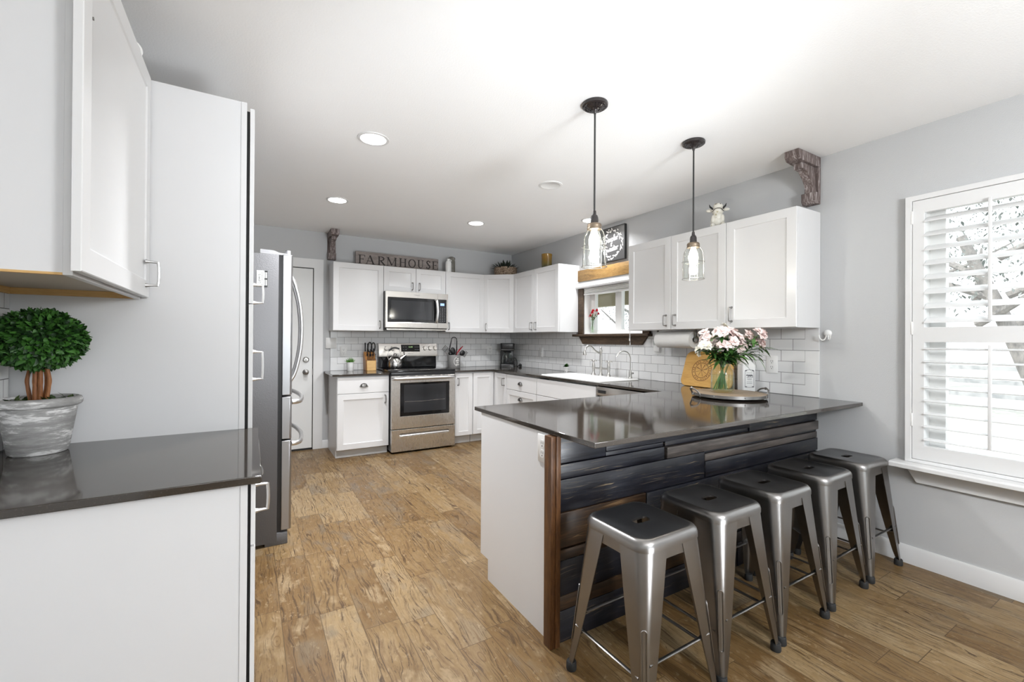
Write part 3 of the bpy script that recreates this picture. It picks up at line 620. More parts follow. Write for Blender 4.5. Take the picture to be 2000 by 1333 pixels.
# ------------------------------------------------------------------ bar stools
def make_stool():
    s = thing('bar_stool', 'gunmetal bar stool nearest the camera, at the free end of the peninsula', 'stool', (0, 0, 0), 'metal stools along the peninsula')
    b = B(); n = 6
    def lp(a, r, z, nn=n): return [(x, y, z) for x, y in rrect(a, a, r, nn)]
    def hole(z, hx=.040, hy=.019): return [(x, y, z) for x, y in rrect(hx, hy, .0150, n)]
    b.m = 1; b.loft([lp(.151, .05, .575), lp(.1555, .052, .570), lp(.1555, .052, .586), lp(.153, .052, .597), lp(.147, .05, .6055), lp(.139, .047, .6095), lp(.131, .043, .6085)], cap=False)
    b.m = 0; b.loft([lp(.131, .043, .6085), lp(.125, .04, .6062), lp(.05, .022, .6055), hole(.6055), hole(.598), lp(.05, .022, .601), lp(.135, .045, .602), lp(.147, .049, .594), lp(.151, .05, .575)], cap=False)
    bmesh.ops.remove_doubles(b.bm, verts=b.bm.verts[:], dist=1e-5)
    obj('seat', b, [M['seat'], M['gun']], s, smooth=50)
    b = B()
    for k in range(4):
        R = Matrix.Rotation(k * PI / 2, 3, 'Z'); q = lambda x, y, z: R @ Vector((x, y, z)); xs = [-.10 + .2 * i / 14 for i in range(15)]
        low = lambda x: .536 - .020 * (abs(x) / .10) ** 4
        b.loft([[q(x, .1500, .586) for x in xs] , [q(x, .1515, low(x)) for x in xs], [q(x, .1485, low(x)) for x in xs], [q(x, .147, .586) for x in xs]], closed=False, cap=False)
        b.f([b.bm.verts.new(q(x, .1500, .586)) for x in (xs[0], xs[-1])] + [b.bm.verts.new(q(x, .147, .586)) for x in (xs[-1], xs[0])])
    obj('apron', b, M['gun'], s, smooth=50)
    for k in range(4):
        R = Matrix.Rotation(k * PI / 2, 3, 'Z'); b = B(); loops = []
        for i in range(13):
            t = i / 12; z = .584 - t * .566; co = .1512 + .043 * t; Lw = (.088 * (1 - t) ** .85 + .026) if t < .999 else .024; r = .048 * (1 - t) + .015 * t; th = .003
            Lw = max(Lw, r + .004); oc = arc((-r, -r), r, 0, PI / 2, 6); ic = arc((-r, -r), max(r - th, .004), PI / 2, 0, 6)
            prof = [(0, -Lw)] + oc + [(-Lw, 0), (-Lw, -th)] + ic + [(-th, -Lw)]
            loops.append([R @ Vector((co + x, co + y, z)) for x, y in prof])
        b.loft(loops)
        # pressed slot on the corner and the round dimple above it
        rows = []
        for (w_, z0, z1) in ((.009, .13, .325),):
            pts = []
            for a in range(24):
                an = 2 * PI * a / 24; u = w_ * math.cos(an); z = (z1 if math.sin(an) > 0 else z0) + w_ * math.sin(an); t = (.584 - z) / .566; co = .1512 + .043 * t; r = .048 * (1 - t) + .015 * t; k2 = co - r + r * .7071 + .0008
                pts.append(R @ Vector((k2 - u * .7071, k2 + u * .7071, z)))
            b.tube(pts, .0026, 6, closed=True)
        t = (.584 - .465) / .566; co = .1512 + .043 * t; r = .048 * (1 - t) + .015 * t; k2 = co - r + r * .7071 - .0105
        b.ball(R @ Vector((k2, k2, .465)), (.0125, .0125, .020), 16)
        leg = obj('leg', b, M['gun'], s, smooth=40)
        b = B(); b.lathe([(0, 0), (.019, 0), (.0205, .006), (.0195, .03), (.017, .034), (.0, .034)], tuple(R @ Vector((.182, .182, 0))), 16); obj('rubber_foot', b, M['rubber'], leg)
    for k in range(4):
        R = Matrix.Rotation(k * PI / 2, 3, 'Z'); z = .172 if k % 2 == 0 else .215; t = (.584 - z) / .566; c0 = .1512 + .043 * t - .006; e = c0 - .018; b = B()
        P = [(c0, -e, z + .012), (c0 - .004, -e + .018, z + .010), (c0 - .008, -e + .035, z), (c0 - .008, 0, z - .001), (c0 - .008, e - .035, z), (c0 - .004, e - .018, z + .010), (c0, e, z + .012)]
        b.tube([R @ Vector(p) for p in P], [.0095, .0095, .0075, .0075, .0075, .0095, .0095], 10, flat=.6); obj('stretcher', b, M['gun'], s)
    b = B()
    for a in (1, -1): b.tube([(-.135, -.135 * a, .552 + .004 * a), (.135, .135 * a, .552 + .004 * a)], .010, 8, flat=.35)
    obj('cross_brace', b, M['gun'], s)
    return s
st = make_stool()
xs = [-2.018, -1.588, -1.165, -.717, -.262]; ys = [-4.368, -4.352, -4.345, -4.332, -4.325]; st.location = (xs[0], ys[0], 0); st.rotation_euler.z = .01
for x, y, lb, rz in zip(xs[1:], ys[1:], ['second gunmetal bar stool from the free end, with a pale paint chip on its seat', 'middle gunmetal bar stool of the row along the plank bar front', 'fourth gunmetal bar stool from the free end, second from the grey wall', 'gunmetal bar stool in the corner against the grey wall, under the shutter window'], (.0, -.01, .015, .0)):
    dup(st, (x, y, 0), lb, rz)

# ------------------------------------------------------------------ pendants and recessed lights
def make_pendant():
    p = thing('pendant_light', 'glass jar pendant light over the free end of the peninsula, left of the two', 'lamp', (0, 0, 0), 'caged jar pendants over the peninsula')
    b = B(); b.lathe([(0, H), (.066, H), (.068, H - .006), (.066, H - .016), (.058, H - .021), (.050, H - .019), (.040, H - .026), (.020, H - .030), (.010, H - .040), (.006, H - .055), (0, H - .055)], n=40)
    for k in range(20):
        a = 2 * PI * k / 20; b.tube([(.052 * math.cos(a), .052 * math.sin(a), H - .020), (.024 * math.cos(a), .024 * math.sin(a), H - .031)], .0022, 5)
    obj('ceiling_canopy', b, M['bronze'], p)
    b = B(); b.tube([(0, 0, H - .05), (0, 0, 1.945)], .0048, 8); obj('cord', b, M['blackm'], p)
    b = B(); b.lathe([(0, 1.955), (.008, 1.955), (.010, 1.935), (.016, 1.93), (.020, 1.918), (.021, 1.892), (.024, 1.886), (0, 1.886)], n=20); obj('socket', b, M['bronze'], p)
    b = B(); b.lathe([(0, 1.888), (.030, 1.888), (.036, 1.883), (.038, 1.874), (.0365, 1.868), (.038, 1.864), (.038, 1.856), (0, 1.856)], n=28); obj('jar_lid', b, M['lidm'], p)
    b = B(); o_ = [(.0345, 1.857), (.038, 1.850), (.050, 1.840), (.0545, 1.825), (.0565, 1.79), (.0595, 1.755), (.0622, 1.70), (.0625, 1.664)]
    b.lathe(o_ + [(r - .0025, z) for r, z in o_[::-1]], n=32, close=True); obj('glass_shade', b, M['pglass'], p)
    b = B(); b.lathe([(0, 1.853), (.014, 1.853), (.018, 1.84), (.026, 1.82), (.029, 1.795), (.026, 1.772), (.015, 1.757), (0, 1.753)], n=18); obj('bulb', b, M['bulb'], p)
    b = B()
    for z, r in ((1.766, .0655), (1.662, .0655)): b.tube([(r * math.cos(2 * PI * k / 32), r * math.sin(2 * PI * k / 32), z) for k in range(32)], .0018, 6, closed=True)
    for k in range(4):
        a = PI / 4 + k * PI / 2 - .537; c_, s_ = math.cos(a), math.sin(a)
        b.tube([(r * c_, r * s_, z) for r, z in ((.038, 1.866), (.043, 1.855), (.056, 1.836), (.0625, 1.815), (.0655, 1.766), (.0655, 1.662))], .0018, 6)
    obj('wire_cage', b, M['pewter'], p)
    return p
pd = make_pendant(); pd.location = (-1.742, -3.785, 0)
dup(pd, (-.921, -3.768, 0), 'glass jar pendant light over the tray with the flowers, right of the two')
for k, x, y in ((0, -1.742, -3.785), (1, -.921, -3.768)): light('pendant_glow', 'POINT', (x, y, 1.73), 6, (1, .95, .88), .03)

def make_can():
    p = thing('recessed_light', 'recessed ceiling light nearest the camera, left of the pendants', 'lamp', (0, 0, 0), 'recessed lights in the kitchen ceiling')
    b = B(); b.lathe([(.095, H), (.094, H - .004), (.078, H - .006), (.074, H - .003), (.074, H)], n=40); obj('trim_ring', b, M['trim'], p)
    b = B(); b.lathe([(0, H - .0022), (.0735, H - .0022), (.0735, H - .0005), (0, H - .0005)], n=40); obj('diffuser', b, M['can'], p)
    return p
ca = make_can(); ca.location = (-2.638, -2.764, 0)
cans = [(-2.638, -2.764)]
for x, y, lb in ((-2.624, -1.37, 'recessed ceiling light in front of the exterior door'), (-1.227, -1.325, 'recessed ceiling light in front of the microwave'), (-.277, -2.055, 'recessed ceiling light above the kitchen sink')):
    dup(ca, (x, y, 0), lb); cans.append((x, y))
for x, y in cans:
    o = light('recessed_glow', 'AREA', (x, y, H - .012), 12 if x > -.5 else (16 if y > -2 else 54), (.97, .98, 1), .14, target=(x, y, 0)); o.data.shape = 'DISK'; o.data.spread = math.radians(140)
p = thing('recessed_light', 'unlit recessed ceiling light in the middle of the kitchen ceiling', 'lamp', (-1.23, -2.68, 0), 'recessed lights in the kitchen ceiling')
b = B(); b.lathe([(.095, H), (.094, H - .004), (.078, H - .006), (.072, H - .002), (.0, H - .0008)], (-1.23, -2.68, 0), 40); obj('trim_ring', b, M['white'], p)

# ------------------------------------------------------------------ refrigerator
f = thing('refrigerator', 'stainless steel french door refrigerator with a dark grey pebbled side', 'refrigerator', (-3.5, -2.0, 0))
F0, F1 = -2.468, -1.555
b = B(); b.box(-3.96, -3.134, F0, F1, .02, 1.795, .004); obj('case', b, M['fridge'], f)
b = B(); b.box(-3.134, -3.112, F0 + .012, F1 - .012, .06, 1.795); obj('gasket', b, M['black'], f)
b = B(); b.box(-3.20, -3.075, F0 + .002, F1 - .002, .0, .075, .004); obj('base_grille', b, M['fridge'], f)
def fdoor(name, y0, y1, z0, z1):
    b = B(); pr = [(-3.112, y0), (-3.112, y1), (-3.066, y1), (-3.056, y1 - .012)] + [(-3.056 + .008 * math.sin(PI * t / 8), y1 - .012 - (y1 - y0 - .024) * t / 8) for t in range(1, 8)] + [(-3.056, y0 + .012), (-3.066, y0)]
    b.prism(pr, lambda u, v, n: (u, v, n), z0, z1); return obj(name, b, M['steelf'], f, smooth=30, bevel=.003)
dl = fdoor('door', F0, -2.014, .925, 1.80); dr2 = fdoor('door', -2.010, F1, .925, 1.80); d1 = fdoor('drawer', F0, F1, .652, .913); d2 = fdoor('drawer', F0, F1, .088, .641)
for d, y in ((dl, -2.075), (dr2, -1.95)):
    b = B(); b.tube(spline([(-3.052, y, 1.74), (-3.022, y, 1.69), (-2.985, y, 1.55), (-2.968, y, 1.38), (-2.975, y, 1.2), (-3.005, y, 1.05), (-3.035, y, .985), (-3.052, y, .965)], 6), .0125, 10, flat=1.0); obj('handle', b, M['satin'], d)
for d, z in ((d1, .868), (d2, .600)):
    b = B(); ym = (F0 + F1) / 2; b.tube(spline([(-3.050, F0 + .10, z), (-3.015, F0 + .115, z), (-2.985, F0 + .20, z), (-2.965, ym, z), (-2.985, F1 - .20, z), (-3.015, F1 - .115, z), (-3.050, F1 - .10, z)], 6), .014, 10, flat=1.15); obj('handle', b, M['satin'], d)
b = B(); b.loft([[(x, F0 + .004, z), (x, F0 + .07, z), (x, F0 + .07, 1.796), (x, F0 + .004, 1.796)] for x, z in ((-3.235, 1.822), (-3.16, 1.82), (-3.13, 1.808), (-3.075, 1.806))]); b.lathe([(.014, 1.80), (.014, 1.83), (0, 1.83)], (-3.082, F0 + .03, 0), 14); obj('hinge_cover', b, M['hinge'], f)
# business-card magnet on the fridge side
b = B(); b.m = 0; b.box(-3.253, -3.212, F0 - .0015, F0 - .0004, 1.592, 1.690); b.m = 1; b.box(-3.2119, -3.195, F0 - .0015, F0 - .0004, 1.592, 1.690)
MX = frame((-3.240, F0 - .0018, 1.640), (0, 0, 1), (-1, 0, 0), NY); b.m = 1
n0 = len(b.bm.faces); text_into(b, 'Lewis', .026, MX, .0002)
for j, xx in enumerate((-3.226, -3.221)):
    for i in range(9): b.box(xx - .0012, xx + .0012, F0 - .0020, F0 - .0016, 1.603 + i * .009, 1.603 + i * .009 + .006)
b.bm.faces.ensure_lookup_table()
for fc in b.bm.faces[n0:]: fc.material_index = 1
b.m = 0
for j, xx in enumerate((-3.208, -3.203, -3.199)): b.box(xx - .001, xx + .001, F0 - .0020, F0 - .0016, 1.60, 1.635); b.box(xx - .001, xx + .001, F0 - .0020, F0 - .0016, 1.645, 1.68)
o = obj('magnet', b, [M['white'], M['blackm']]); tag(o, 'black and white business card magnet stuck on the fridge side', 'magnet')

# ------------------------------------------------------------------ range
r = thing('range', 'stainless steel electric range with a black glass cooktop and oven window', 'stove', (-1.563, -.35, 0))
X0, X1 = -1.944, -1.181
b = B(); b.box(X0 + .002, X1 - .002, -.655, -.02, .03, .905); obj('body', b, M['black'], r)
b = B()
for x in (X0 + .05, X1 - .05):
    for y in (-.60, -.08): b.lathe([(0, 0), (.018, 0), (.018, .032), (0, .032)], (x, y, 0), 12)
obj('feet', b, M['black'], r)
b = B(); b.box(X0, X1, -.690, -.10, .905, .925, .004); ck = obj('cooktop', b, M['bglass'], r)
b = B(); b.box(X0, X1, -.688, -.655, .868, .905, .003); obj('front_trim', b, M['black'], r)
b = B(); b.grid([X0 + .004, -1.845, -1.259, X1 - .004], [.274, .412, .786, .866], {(1, 1)}, lambda u, v, n: (u, n, v), -.655, -.700); od = obj('oven_door', b, M['steel'], r, smooth=0, bevel=.003)
b = B(); b.box(-1.845, -1.259, -.690, -.66, .412, .786); obj('window', b, M['bglass'], od)
b = B(); b.box(-1.800, -1.298, -.6915, -.690, .452, .762); obj('inner_pane', b, M['oven'], od)
b = B(); b.tube([(-1.79, -.6922, .575), (-1.60, -.6922, .57), (-1.31, -.6922, .578)], .0012, 5); obj('oven_rack', b, M['satin'], od)
b = B()
pts = [(X0 + .016, -.700), (X0 + .022, -.722), (X0 + .06, -.738)] + [(-1.5625 + t * .31, -.738 - .012 * (1 - t * t)) for t in (-.9, -.5, 0, .5, .9)] + [(X1 - .06, -.738), (X1 - .022, -.722), (X1 - .016, -.700)]
b.tube([(x, y, .838) for x, y in pts], .0185, 12, flat=1.0); obj('handle', b, M['satin'], od)
b = B()
for i in range(6): b.box(X0 + .10 + i * .10, X0 + .17 + i * .10, -.7012, -.699, .8585, .8635)
obj('vent_slots', b, M['black'], od)
b = B(); b.grid([X0 + .004, -1.846, -1.260, X1 - .004], [.022, .188, .222, .266], {(1, 1)}, lambda u, v, n: (u, n, v), -.655, -.700); dw = obj('storage_drawer', b, M['steel'], r, smooth=0, bevel=.003)
b = B(); b.prism([(-.657, .222), (-.672, .222), (-.698, .196), (-.698, .190), (-.657, .190)], lambda u, v, n: (n, u, v), -1.845, -1.261); obj('grip', b, M['satin'], dw)
b = B(); b.prism([(-.012, .925), (-.095, .925), (-.085, 1.06), (-.012, 1.06)], lambda u, v, n: (n, u, v), X0 + .012, X1 - .012); obj('backguard', b, M['bglass'], r, bevel=.003)
b = B(); b.prism([(-.012, 1.058), (-.118, 1.058), (-.120, 1.078), (-.090, 1.222), (-.012, 1.226)], lambda u, v, n: (n, u, v), X0 + .006, X1 - .004); cp = obj('control_panel', b, M['steelh'], r, bevel=.003)
pn = Vector((0, -.144, .030)).normalized(); pN = Vector((0, -pn.y * 1, 0)); tu = Vector((0, .030, .144)).normalized(); nn = Vector((0, -.144, .030)).normalized()
at = lambda x, z: Vector((x, -.120 + .030 * (z - 1.078) / .144, z))
Rk = Matrix((tuple(Vector((1, 0, 0))), tuple(tu), tuple(nn))).transposed()
for x in (-1.848, -1.772, -1.357, -1.287, -1.217):
    b = B(); b.lathe([(0, 0), (.029, 0), (.029, .004), (.024, .006), (.0225, .022), (.020, .026), (0, .026)], at(x, 1.158), 24, Rk)
    Mk = Matrix.Translation(at(x, 1.158)) @ Rk.to_4x4(); b.loft([[Mk @ Vector(p) for p in ((-.004, -.022, h_), (.004, -.022, h_), (.004, .022, h_), (-.004, .022, h_))] for h_ in (.025, .034)]); obj('knob', b, M['steel'], cp)
b = B(); Md = Matrix.Translation(at(-1.54, 1.163)) @ Rk.to_4x4(); b.m = 0; b.loft([[Md @ Vector(p) for p in ((-.12, -.045, h_), (.12, -.045, h_), (.12, .045, h_), (-.12, .045, h_))] for h_ in (.0, .003)])
b.m = 1
for cx in (-.09, -.06, .06, .085, .105):
    for cy in (.014, -.018): b.loft([[Md @ Vector((cx + a, cy + c_, h_)) for a, c_ in ((-.009, -.003), (.009, -.003), (.009, .003), (-.009, .003))] for h_ in (.003, .0036)])
n0 = len(b.bm.faces); text_into(b, '12:00', .026, Md @ Matrix.Translation((0, .014, .0034)), .0002); b.bm.faces.ensure_lookup_table()
for fc in b.bm.faces[n0:]: fc.material_index = 2
obj('clock_display', b, [M['bglass'], M['grey_ink'], emit('clock_glow', (.35, .55, .25), .6)], cp)
b = B(); text_into(b, 'FRIGIDAIRE', .014, Matrix.Translation(at(-1.54, 1.095)) @ Rk.to_4x4() @ Matrix.Translation((0, 0, .0004)), .0003); obj('brand_mark', b, M['grey_ink'], cp)

# ------------------------------------------------------------------ microwave
m = thing('microwave', 'stainless steel over-the-range microwave with a black window', 'microwave', (-1.5425, -.2, 1.40))
X0, X1 = -1.932, -1.153; YM = -.355
b = B(); b.box(X0, X1, YM, -.012, 1.402, 1.842, .003); obj('case', b, M['black'], m)
b = B(); b.box(X0 + .02, X1 - .02, YM - .01, -.05, 1.386, 1.402); obj('vent_grille', b, M['steelh'], m)
b = B(); b.grid([X0, -1.908, -1.300, -1.2905], [1.412, 1.478, 1.771, 1.842], {(1, 1)}, lambda u, v, n: (u, n, v), YM, YM - .035); md = obj('door', b, M['steelh'], m, smooth=0, bevel=.0025)
b = B(); b.box(-1.908, -1.300, YM - .030, YM - .003, 1.478, 1.771); obj('window', b, M['bglass'], md)
b = B(); b.box(-1.868, -1.362, YM - .0312, YM - .030, 1.512, 1.735); obj('window_mesh', b, M['oven'], md)
b = B(); b.tube(spline([(-1.318, YM - .034, 1.766), (-1.312, YM - .060, 1.745), (-1.306, YM - .075, 1.62), (-1.312, YM - .060, 1.505), (-1.318, YM - .034, 1.484)], 6), .0165, 10, flat=.45, up=(0, -1, 0)); obj('handle', b, M['satin'], md)
b = B(); b.grid([-1.2895, -1.284, -1.174, X1], [1.412, 1.478, 1.771, 1.842], {(1, 1)}, lambda u, v, n: (u, n, v), YM, YM - .035); pnl = obj('control_panel', b, M['steelh'], m, smooth=0, bevel=.0025)
b = B(); b.box(-1.284, -1.174, YM - .031, YM - .003, 1.478, 1.771); obj('keypad', b, M['bglass'], pnl)
b = B()
for i in range(9):
    for j in range(3): b.box(-1.262 + j * .030, -1.250 + j * .030, YM - .0318, YM - .031, 1.500 + i * .020, 1.506 + i * .020)
obj('key_marks', b, M['grey_ink'], pnl)
b = B(); b.box(-1.254, -1.202, YM - .032, YM - .031, 1.695, 1.725); obj('display', b, emit('microwave_display', (.30, .45, .85), .8), pnl)
b = B(); text_into(b, 'Whirlpool', .017, frame((-1.56, YM - .0354, 1.808), EX, (0, 0, 1), NY), .0003); obj('brand_mark', b, M['grey_ink'], md)
# ------------------------------------------------------------------ sink and taps
s = thing('sink', 'white drop-in kitchen sink under the window', 'sink', (-.36, -2.12, CT))
b = B()
def sl(x0, x1, y0, y1, r, z, n=5): return [((x0 + x1) / 2 + u, (y0 + y1) / 2 + v, z) for u, v in rrect((x1 - x0) / 2, (y1 - y0) / 2, r, n)]
b.loft([sl(-.622, -.100, -2.575, -1.662, .03, CT + .0003), sl(-.622, -.100, -2.575, -1.662, .03, CT + .008), sl(-.616, -.106, -2.569, -1.668, .03, CT + .0135), sl(-.588, -.215, -2.525, -1.712, .045, CT + .0125), sl(-.58, -.222, -2.518, -1.72, .045, CT + .004), sl(-.565, -.235, -2.50, -1.738, .05, CT - .17), sl(-.50, -.30, -2.43, -1.81, .05, CT - .185)], cap=False)
b.f([b.bm.verts[i] for i in range(len(b.bm.verts) - 24, len(b.bm.verts))] if b.bm.verts.ensure_lookup_table() is None else [])
obj('basin', b, M['porc'], s, smooth=45)
b = B(); b.lathe([(0, CT - .183), (.04, CT - .183), (.042, CT - .1845), (0, CT - .1845)], (-.40, -2.12, 0), 20); obj('drain', b, M['nickel'], s)
SZ = CT + .0125
t = thing('kitchen_faucet', 'brushed nickel bridge faucet with two cross handles at the sink', 'faucet', (-.150, -2.088, SZ))
FX = -.150
def column(prof, x, y): b = B(); b.lathe(prof, (x, y, SZ), 20); return b
post = [(0, 0), (.026, 0), (.024, .008), (.014, .02), (.012, .05), (.016, .062), (.013, .075)]
b = column(post + [(.016, .082), (.012, .10), (.015, .16), (.013, .20), (.0115, .235), (.016, .245), (.016, .262), (.011, .27), (.006, .278), (.009, .286), (.005, .296), (0, .30)], FX, -2.088); obj('column', b, M['nickel'], t)
for y in (-1.975, -2.203):
    b = column(post + [(.017, .085), (.015, .11), (.010, .125), (.008, .135), (.012, .142), (.012, .152), (.006, .158), (0, .16)], FX, y); v = obj('valve_body', b, M['nickel'], t)
    b = B()
    for k in range(4):
        a = k * PI / 2 + .4; b.tube([(FX, y, SZ + .147), (FX + .02 * math.cos(a), y + .02 * math.sin(a), SZ + .147), (FX + .036 * math.cos(a), y + .036 * math.sin(a), SZ + .149)], [.004, .004, .0075], 8)
    obj('cross_handle', b, M['nickel'], v)
b = B(); b.tube([(FX, -1.975, SZ + .07), (FX, -2.203, SZ + .07)], .009, 10); obj('bridge', b, M['nickel'], t)
b = B(); b.tube(spline([(FX, -2.088, SZ + .235), (FX - .04, -2.086, SZ + .238), (FX - .085, -2.083, SZ + .262), (FX - .125, -2.08, SZ + .298), (FX - .165, -2.077, SZ + .306), (FX - .195, -2.074, SZ + .285), (FX - .205, -2.073, SZ + .25)], 6), .0095, 10); b.lathe([(.0, .0), (.017, .0), (.019, .006), (.012, .03), (.010, .04), (0, .04)], (FX - .206, -2.073, SZ + .215), 16); obj('spout', b, M['nickel'], t)
t = thing('filter_faucet', 'slim gooseneck water filter tap at the right corner of the sink', 'faucet', (-.14, -2.49, SZ))
b = B(); b.lathe([(0, 0), (.021, 0), (.021, .008), (.015, .012), (.014, .06), (.010, .075), (0, .08)], (-.14, -2.49, SZ), 20); obj('body', b, M['nickel'], t)
b = B(); b.tube(spline([(-.14, -2.49, SZ + .07), (-.14, -2.49, SZ + .16), (-.142, -2.489, SZ + .205), (-.165, -2.482, SZ + .245), (-.205, -2.468, SZ + .262), (-.245, -2.452, SZ + .248), (-.275, -2.44, SZ + .205)], 8), .0052, 10); obj('spout', b, M['nickel'], t)
b = B(); b.tube([(-.14, -2.505, SZ + .045), (-.14, -2.525, SZ + .052)], [.006, .010], 10); obj('lever', b, M['pewter'], t)

# ------------------------------------------------------------------ sink window, wood surround, blind
wn = struct('window_1', (lambda b: b.grid([-2.53, -2.475, -2.15, -2.06, -1.735, -1.64], [1.345, 1.395, 1.80, 1.86], {(1, 1), (3, 1)}, R_, .075, .125))(B()), M['white'], bevel=.003)
b = B(); b.grid([-2.5295, -2.518, -1.652, -1.6405], [1.3525, 1.355, 1.848, 1.8595], {(1, 1), (1, 0)}, R_, .0005, .0745); obj('window_jamb', b, M['white'], wn, smooth=0)
b = B(); b.box(.098, .102, -2.48, -1.73, 1.39, 1.81); obj('pane', b, M['pane'], wn, smooth=0)
b = B(); b.box(.0, .075, -2.53, -1.64, 1.345, 1.352); obj('inner_sill', b, M['trim'], wn)
b = B(); b.box(-.024, -.0005, -2.618, -1.545, 1.953, 2.080, .003); o = obj('header_board', b, M['header']); tag(o, 'golden stained pine board on the wall above the sink window', 'board')
sh = thing('window_ledge', 'dark stained wood ledge and side casing around the sink window', 'ledge', (0, -2.08, 1.33))
b = B(); b.box(-.075, -.0005, -2.645, -1.513, 1.3185, 1.345, .003); obj('shelf', b, M['walnut'], sh)
b = B(); b.prism([(-1.585, 1.318), (-1.650, 1.234), (-2.532, 1.234), (-2.60, 1.318)], R_, -.034, -.0105); obj('apron', b, M['walnut'], sh, bevel=.003)
b = B(); b.box(-.024, -.0005, -1.640, -1.5575, 1.345, 1.866, .003); obj('side_casing', b, M['walnut'], sh); b = B(); b.box(-.024, -.0005, -2.6185, -2.53, 1.345, 1.866, .003); obj('side_casing', b, M['walnut'], sh)
bl = thing('window_blind', 'raised white pleated blind at the top of the sink window', 'blind', (0, -2.08, 1.9))
b = B(); b.prism([(-.0005, 1.868), (-.055, 1.868), (-.060, 1.885), (-.052, 1.905), (-.058, 1.928), (-.0005, 1.932)], lambda u, v, n: (u, n, v), -2.618, -1.538); obj('headrail', b, M['trim'], bl)
pr = [(.035, 1.868)] + [((-.018 if i % 2 else .0), 1.868 - .0085 * i) for i in range(8)] + [(.035, 1.805)]
b = B(); b.prism(pr, lambda u, v, n: (u, n, v), -2.525, -1.648); obj('pleats', b, M['paper'], bl, smooth=0)
b = B(); b.box(-.018, .032, -2.525, -1.648, 1.788, 1.8045, .004); obj('bottom_rail', b, M['trim'], bl)
b = B(); b.tube([(-.080, -2.419, 1.868), (-.080, -2.419, 1.29)], .0016, 6); b.tube([(-.080, -2.427, 1.868), (-.080, -2.427, 1.25)], .0016, 6); b.lathe([(0, -.02), (.005, -.018), (.004, 0), (.0015, .012), (0, .012)], (-.080, -2.419, 1.292), 10); b.lathe([(0, -.02), (.005, -.018), (.004, 0), (.0015, .012), (0, .012)], (-.080, -2.427, 1.25), 10); obj('cord', b, M['paper'], bl)

# ------------------------------------------------------------------ dining window with plantation shutters
wn = struct('window_2', (lambda b: b.grid([-5.78, -5.73, -5.22, -5.14, -4.665, -4.585], [.615, .665, 1.30, 1.36, 2.035, 2.085], {(1, 1), (3, 1), (1, 3), (3, 3)}, R_, .075, .125))(B()), M['white'], bevel=.003)
b = B(); b.grid([-5.7795, -5.768, -4.597, -4.5855], [.6155, .627, 2.073, 2.0845], {(1, 1)}, R_, .0005, .0745); obj('window_jamb', b, M['white'], wn, smooth=0)
b = B(); b.box(.098, .102, -5.74, -4.66, .66, 2.04); obj('pane', b, M['pane'], wn, smooth=0)
b = B(); b.loft([[(-.115, y, .565), (-.0005, y, .565), (-.0005, y, .5945), (-.105, y, .5945), (-.115, y, .586)] for y in (-4.469, -5.90)]); obj('window_sill', b, M['trim'], wn, bevel=.003)
b = B(); b.prism([(-4.516, .5645), (-4.566, .478), (-5.80, .478), (-5.85, .5645)], R_, -.022, -.0005); obj('window_apron', b, M['trim'], wn, bevel=.002)
sh = thing('plantation_shutter', 'white plantation shutters with open louvres on the right wall window', 'shutter', (0, -5.15, .6))
b = B(); b.grid([-5.845, -5.815, -4.551, -4.521], [.595, .614, 2.082, 2.112], {(1, 1)}, R_, -.042, -.0005); obj('outer_frame', b, M['trim'], sh, smooth=0, bevel=.003)
for y0, y1 in ((-5.181, -4.553), (-5.813, -5.185)):
    b = B(); b.grid([y0, y0 + .052, y1 - .052, y1], [.616, .697, 1.278, 1.362, 2.008, 2.080], {(1, 1), (1, 3)}, R_, -.038, -.008); obj('shutter_panel', b, M['trim'], sh, smooth=0, bevel=.002)
    for z0, z1, n, tilt, sec in ((.697, 1.278, 8, math.radians(4), 0), (1.362, 2.008, 8, math.radians(33), 1)):
        for i in range(n):
            z = z0 + (z1 - z0) * (i + .5) / n; b = B(); pr = [(.031 * math.cos(a), .0055 * math.sin(a)) for a in (2 * PI * k / 14 for k in range(14))]
            ct, s_ = math.cos(tilt), math.sin(tilt)
            b.prism([(-.023 + u * ct - v * s_, z + u * s_ + v * ct) for u, v in pr], lambda u, v, nn_: (u, nn_, v), y0 + .0535, y1 - .0535); obj('louvre', b, M['trim'], sh)
        ym = (y0 + y1) / 2 + .003; b = B(); b.box(-.064, -.052, ym - .007, ym + .007, z0 + .035 if not sec else z0 + .03, z1 + .012 if sec else z1 - .012, .003); obj('tilt_rod', b, M['trim'], sh)
b = B()
for z in (.80, 1.32, 1.95): b.box(-.0445, -.036, -4.557, -4.548, z, z + .075, .002)
obj('hinges', b, M['white'], sh)

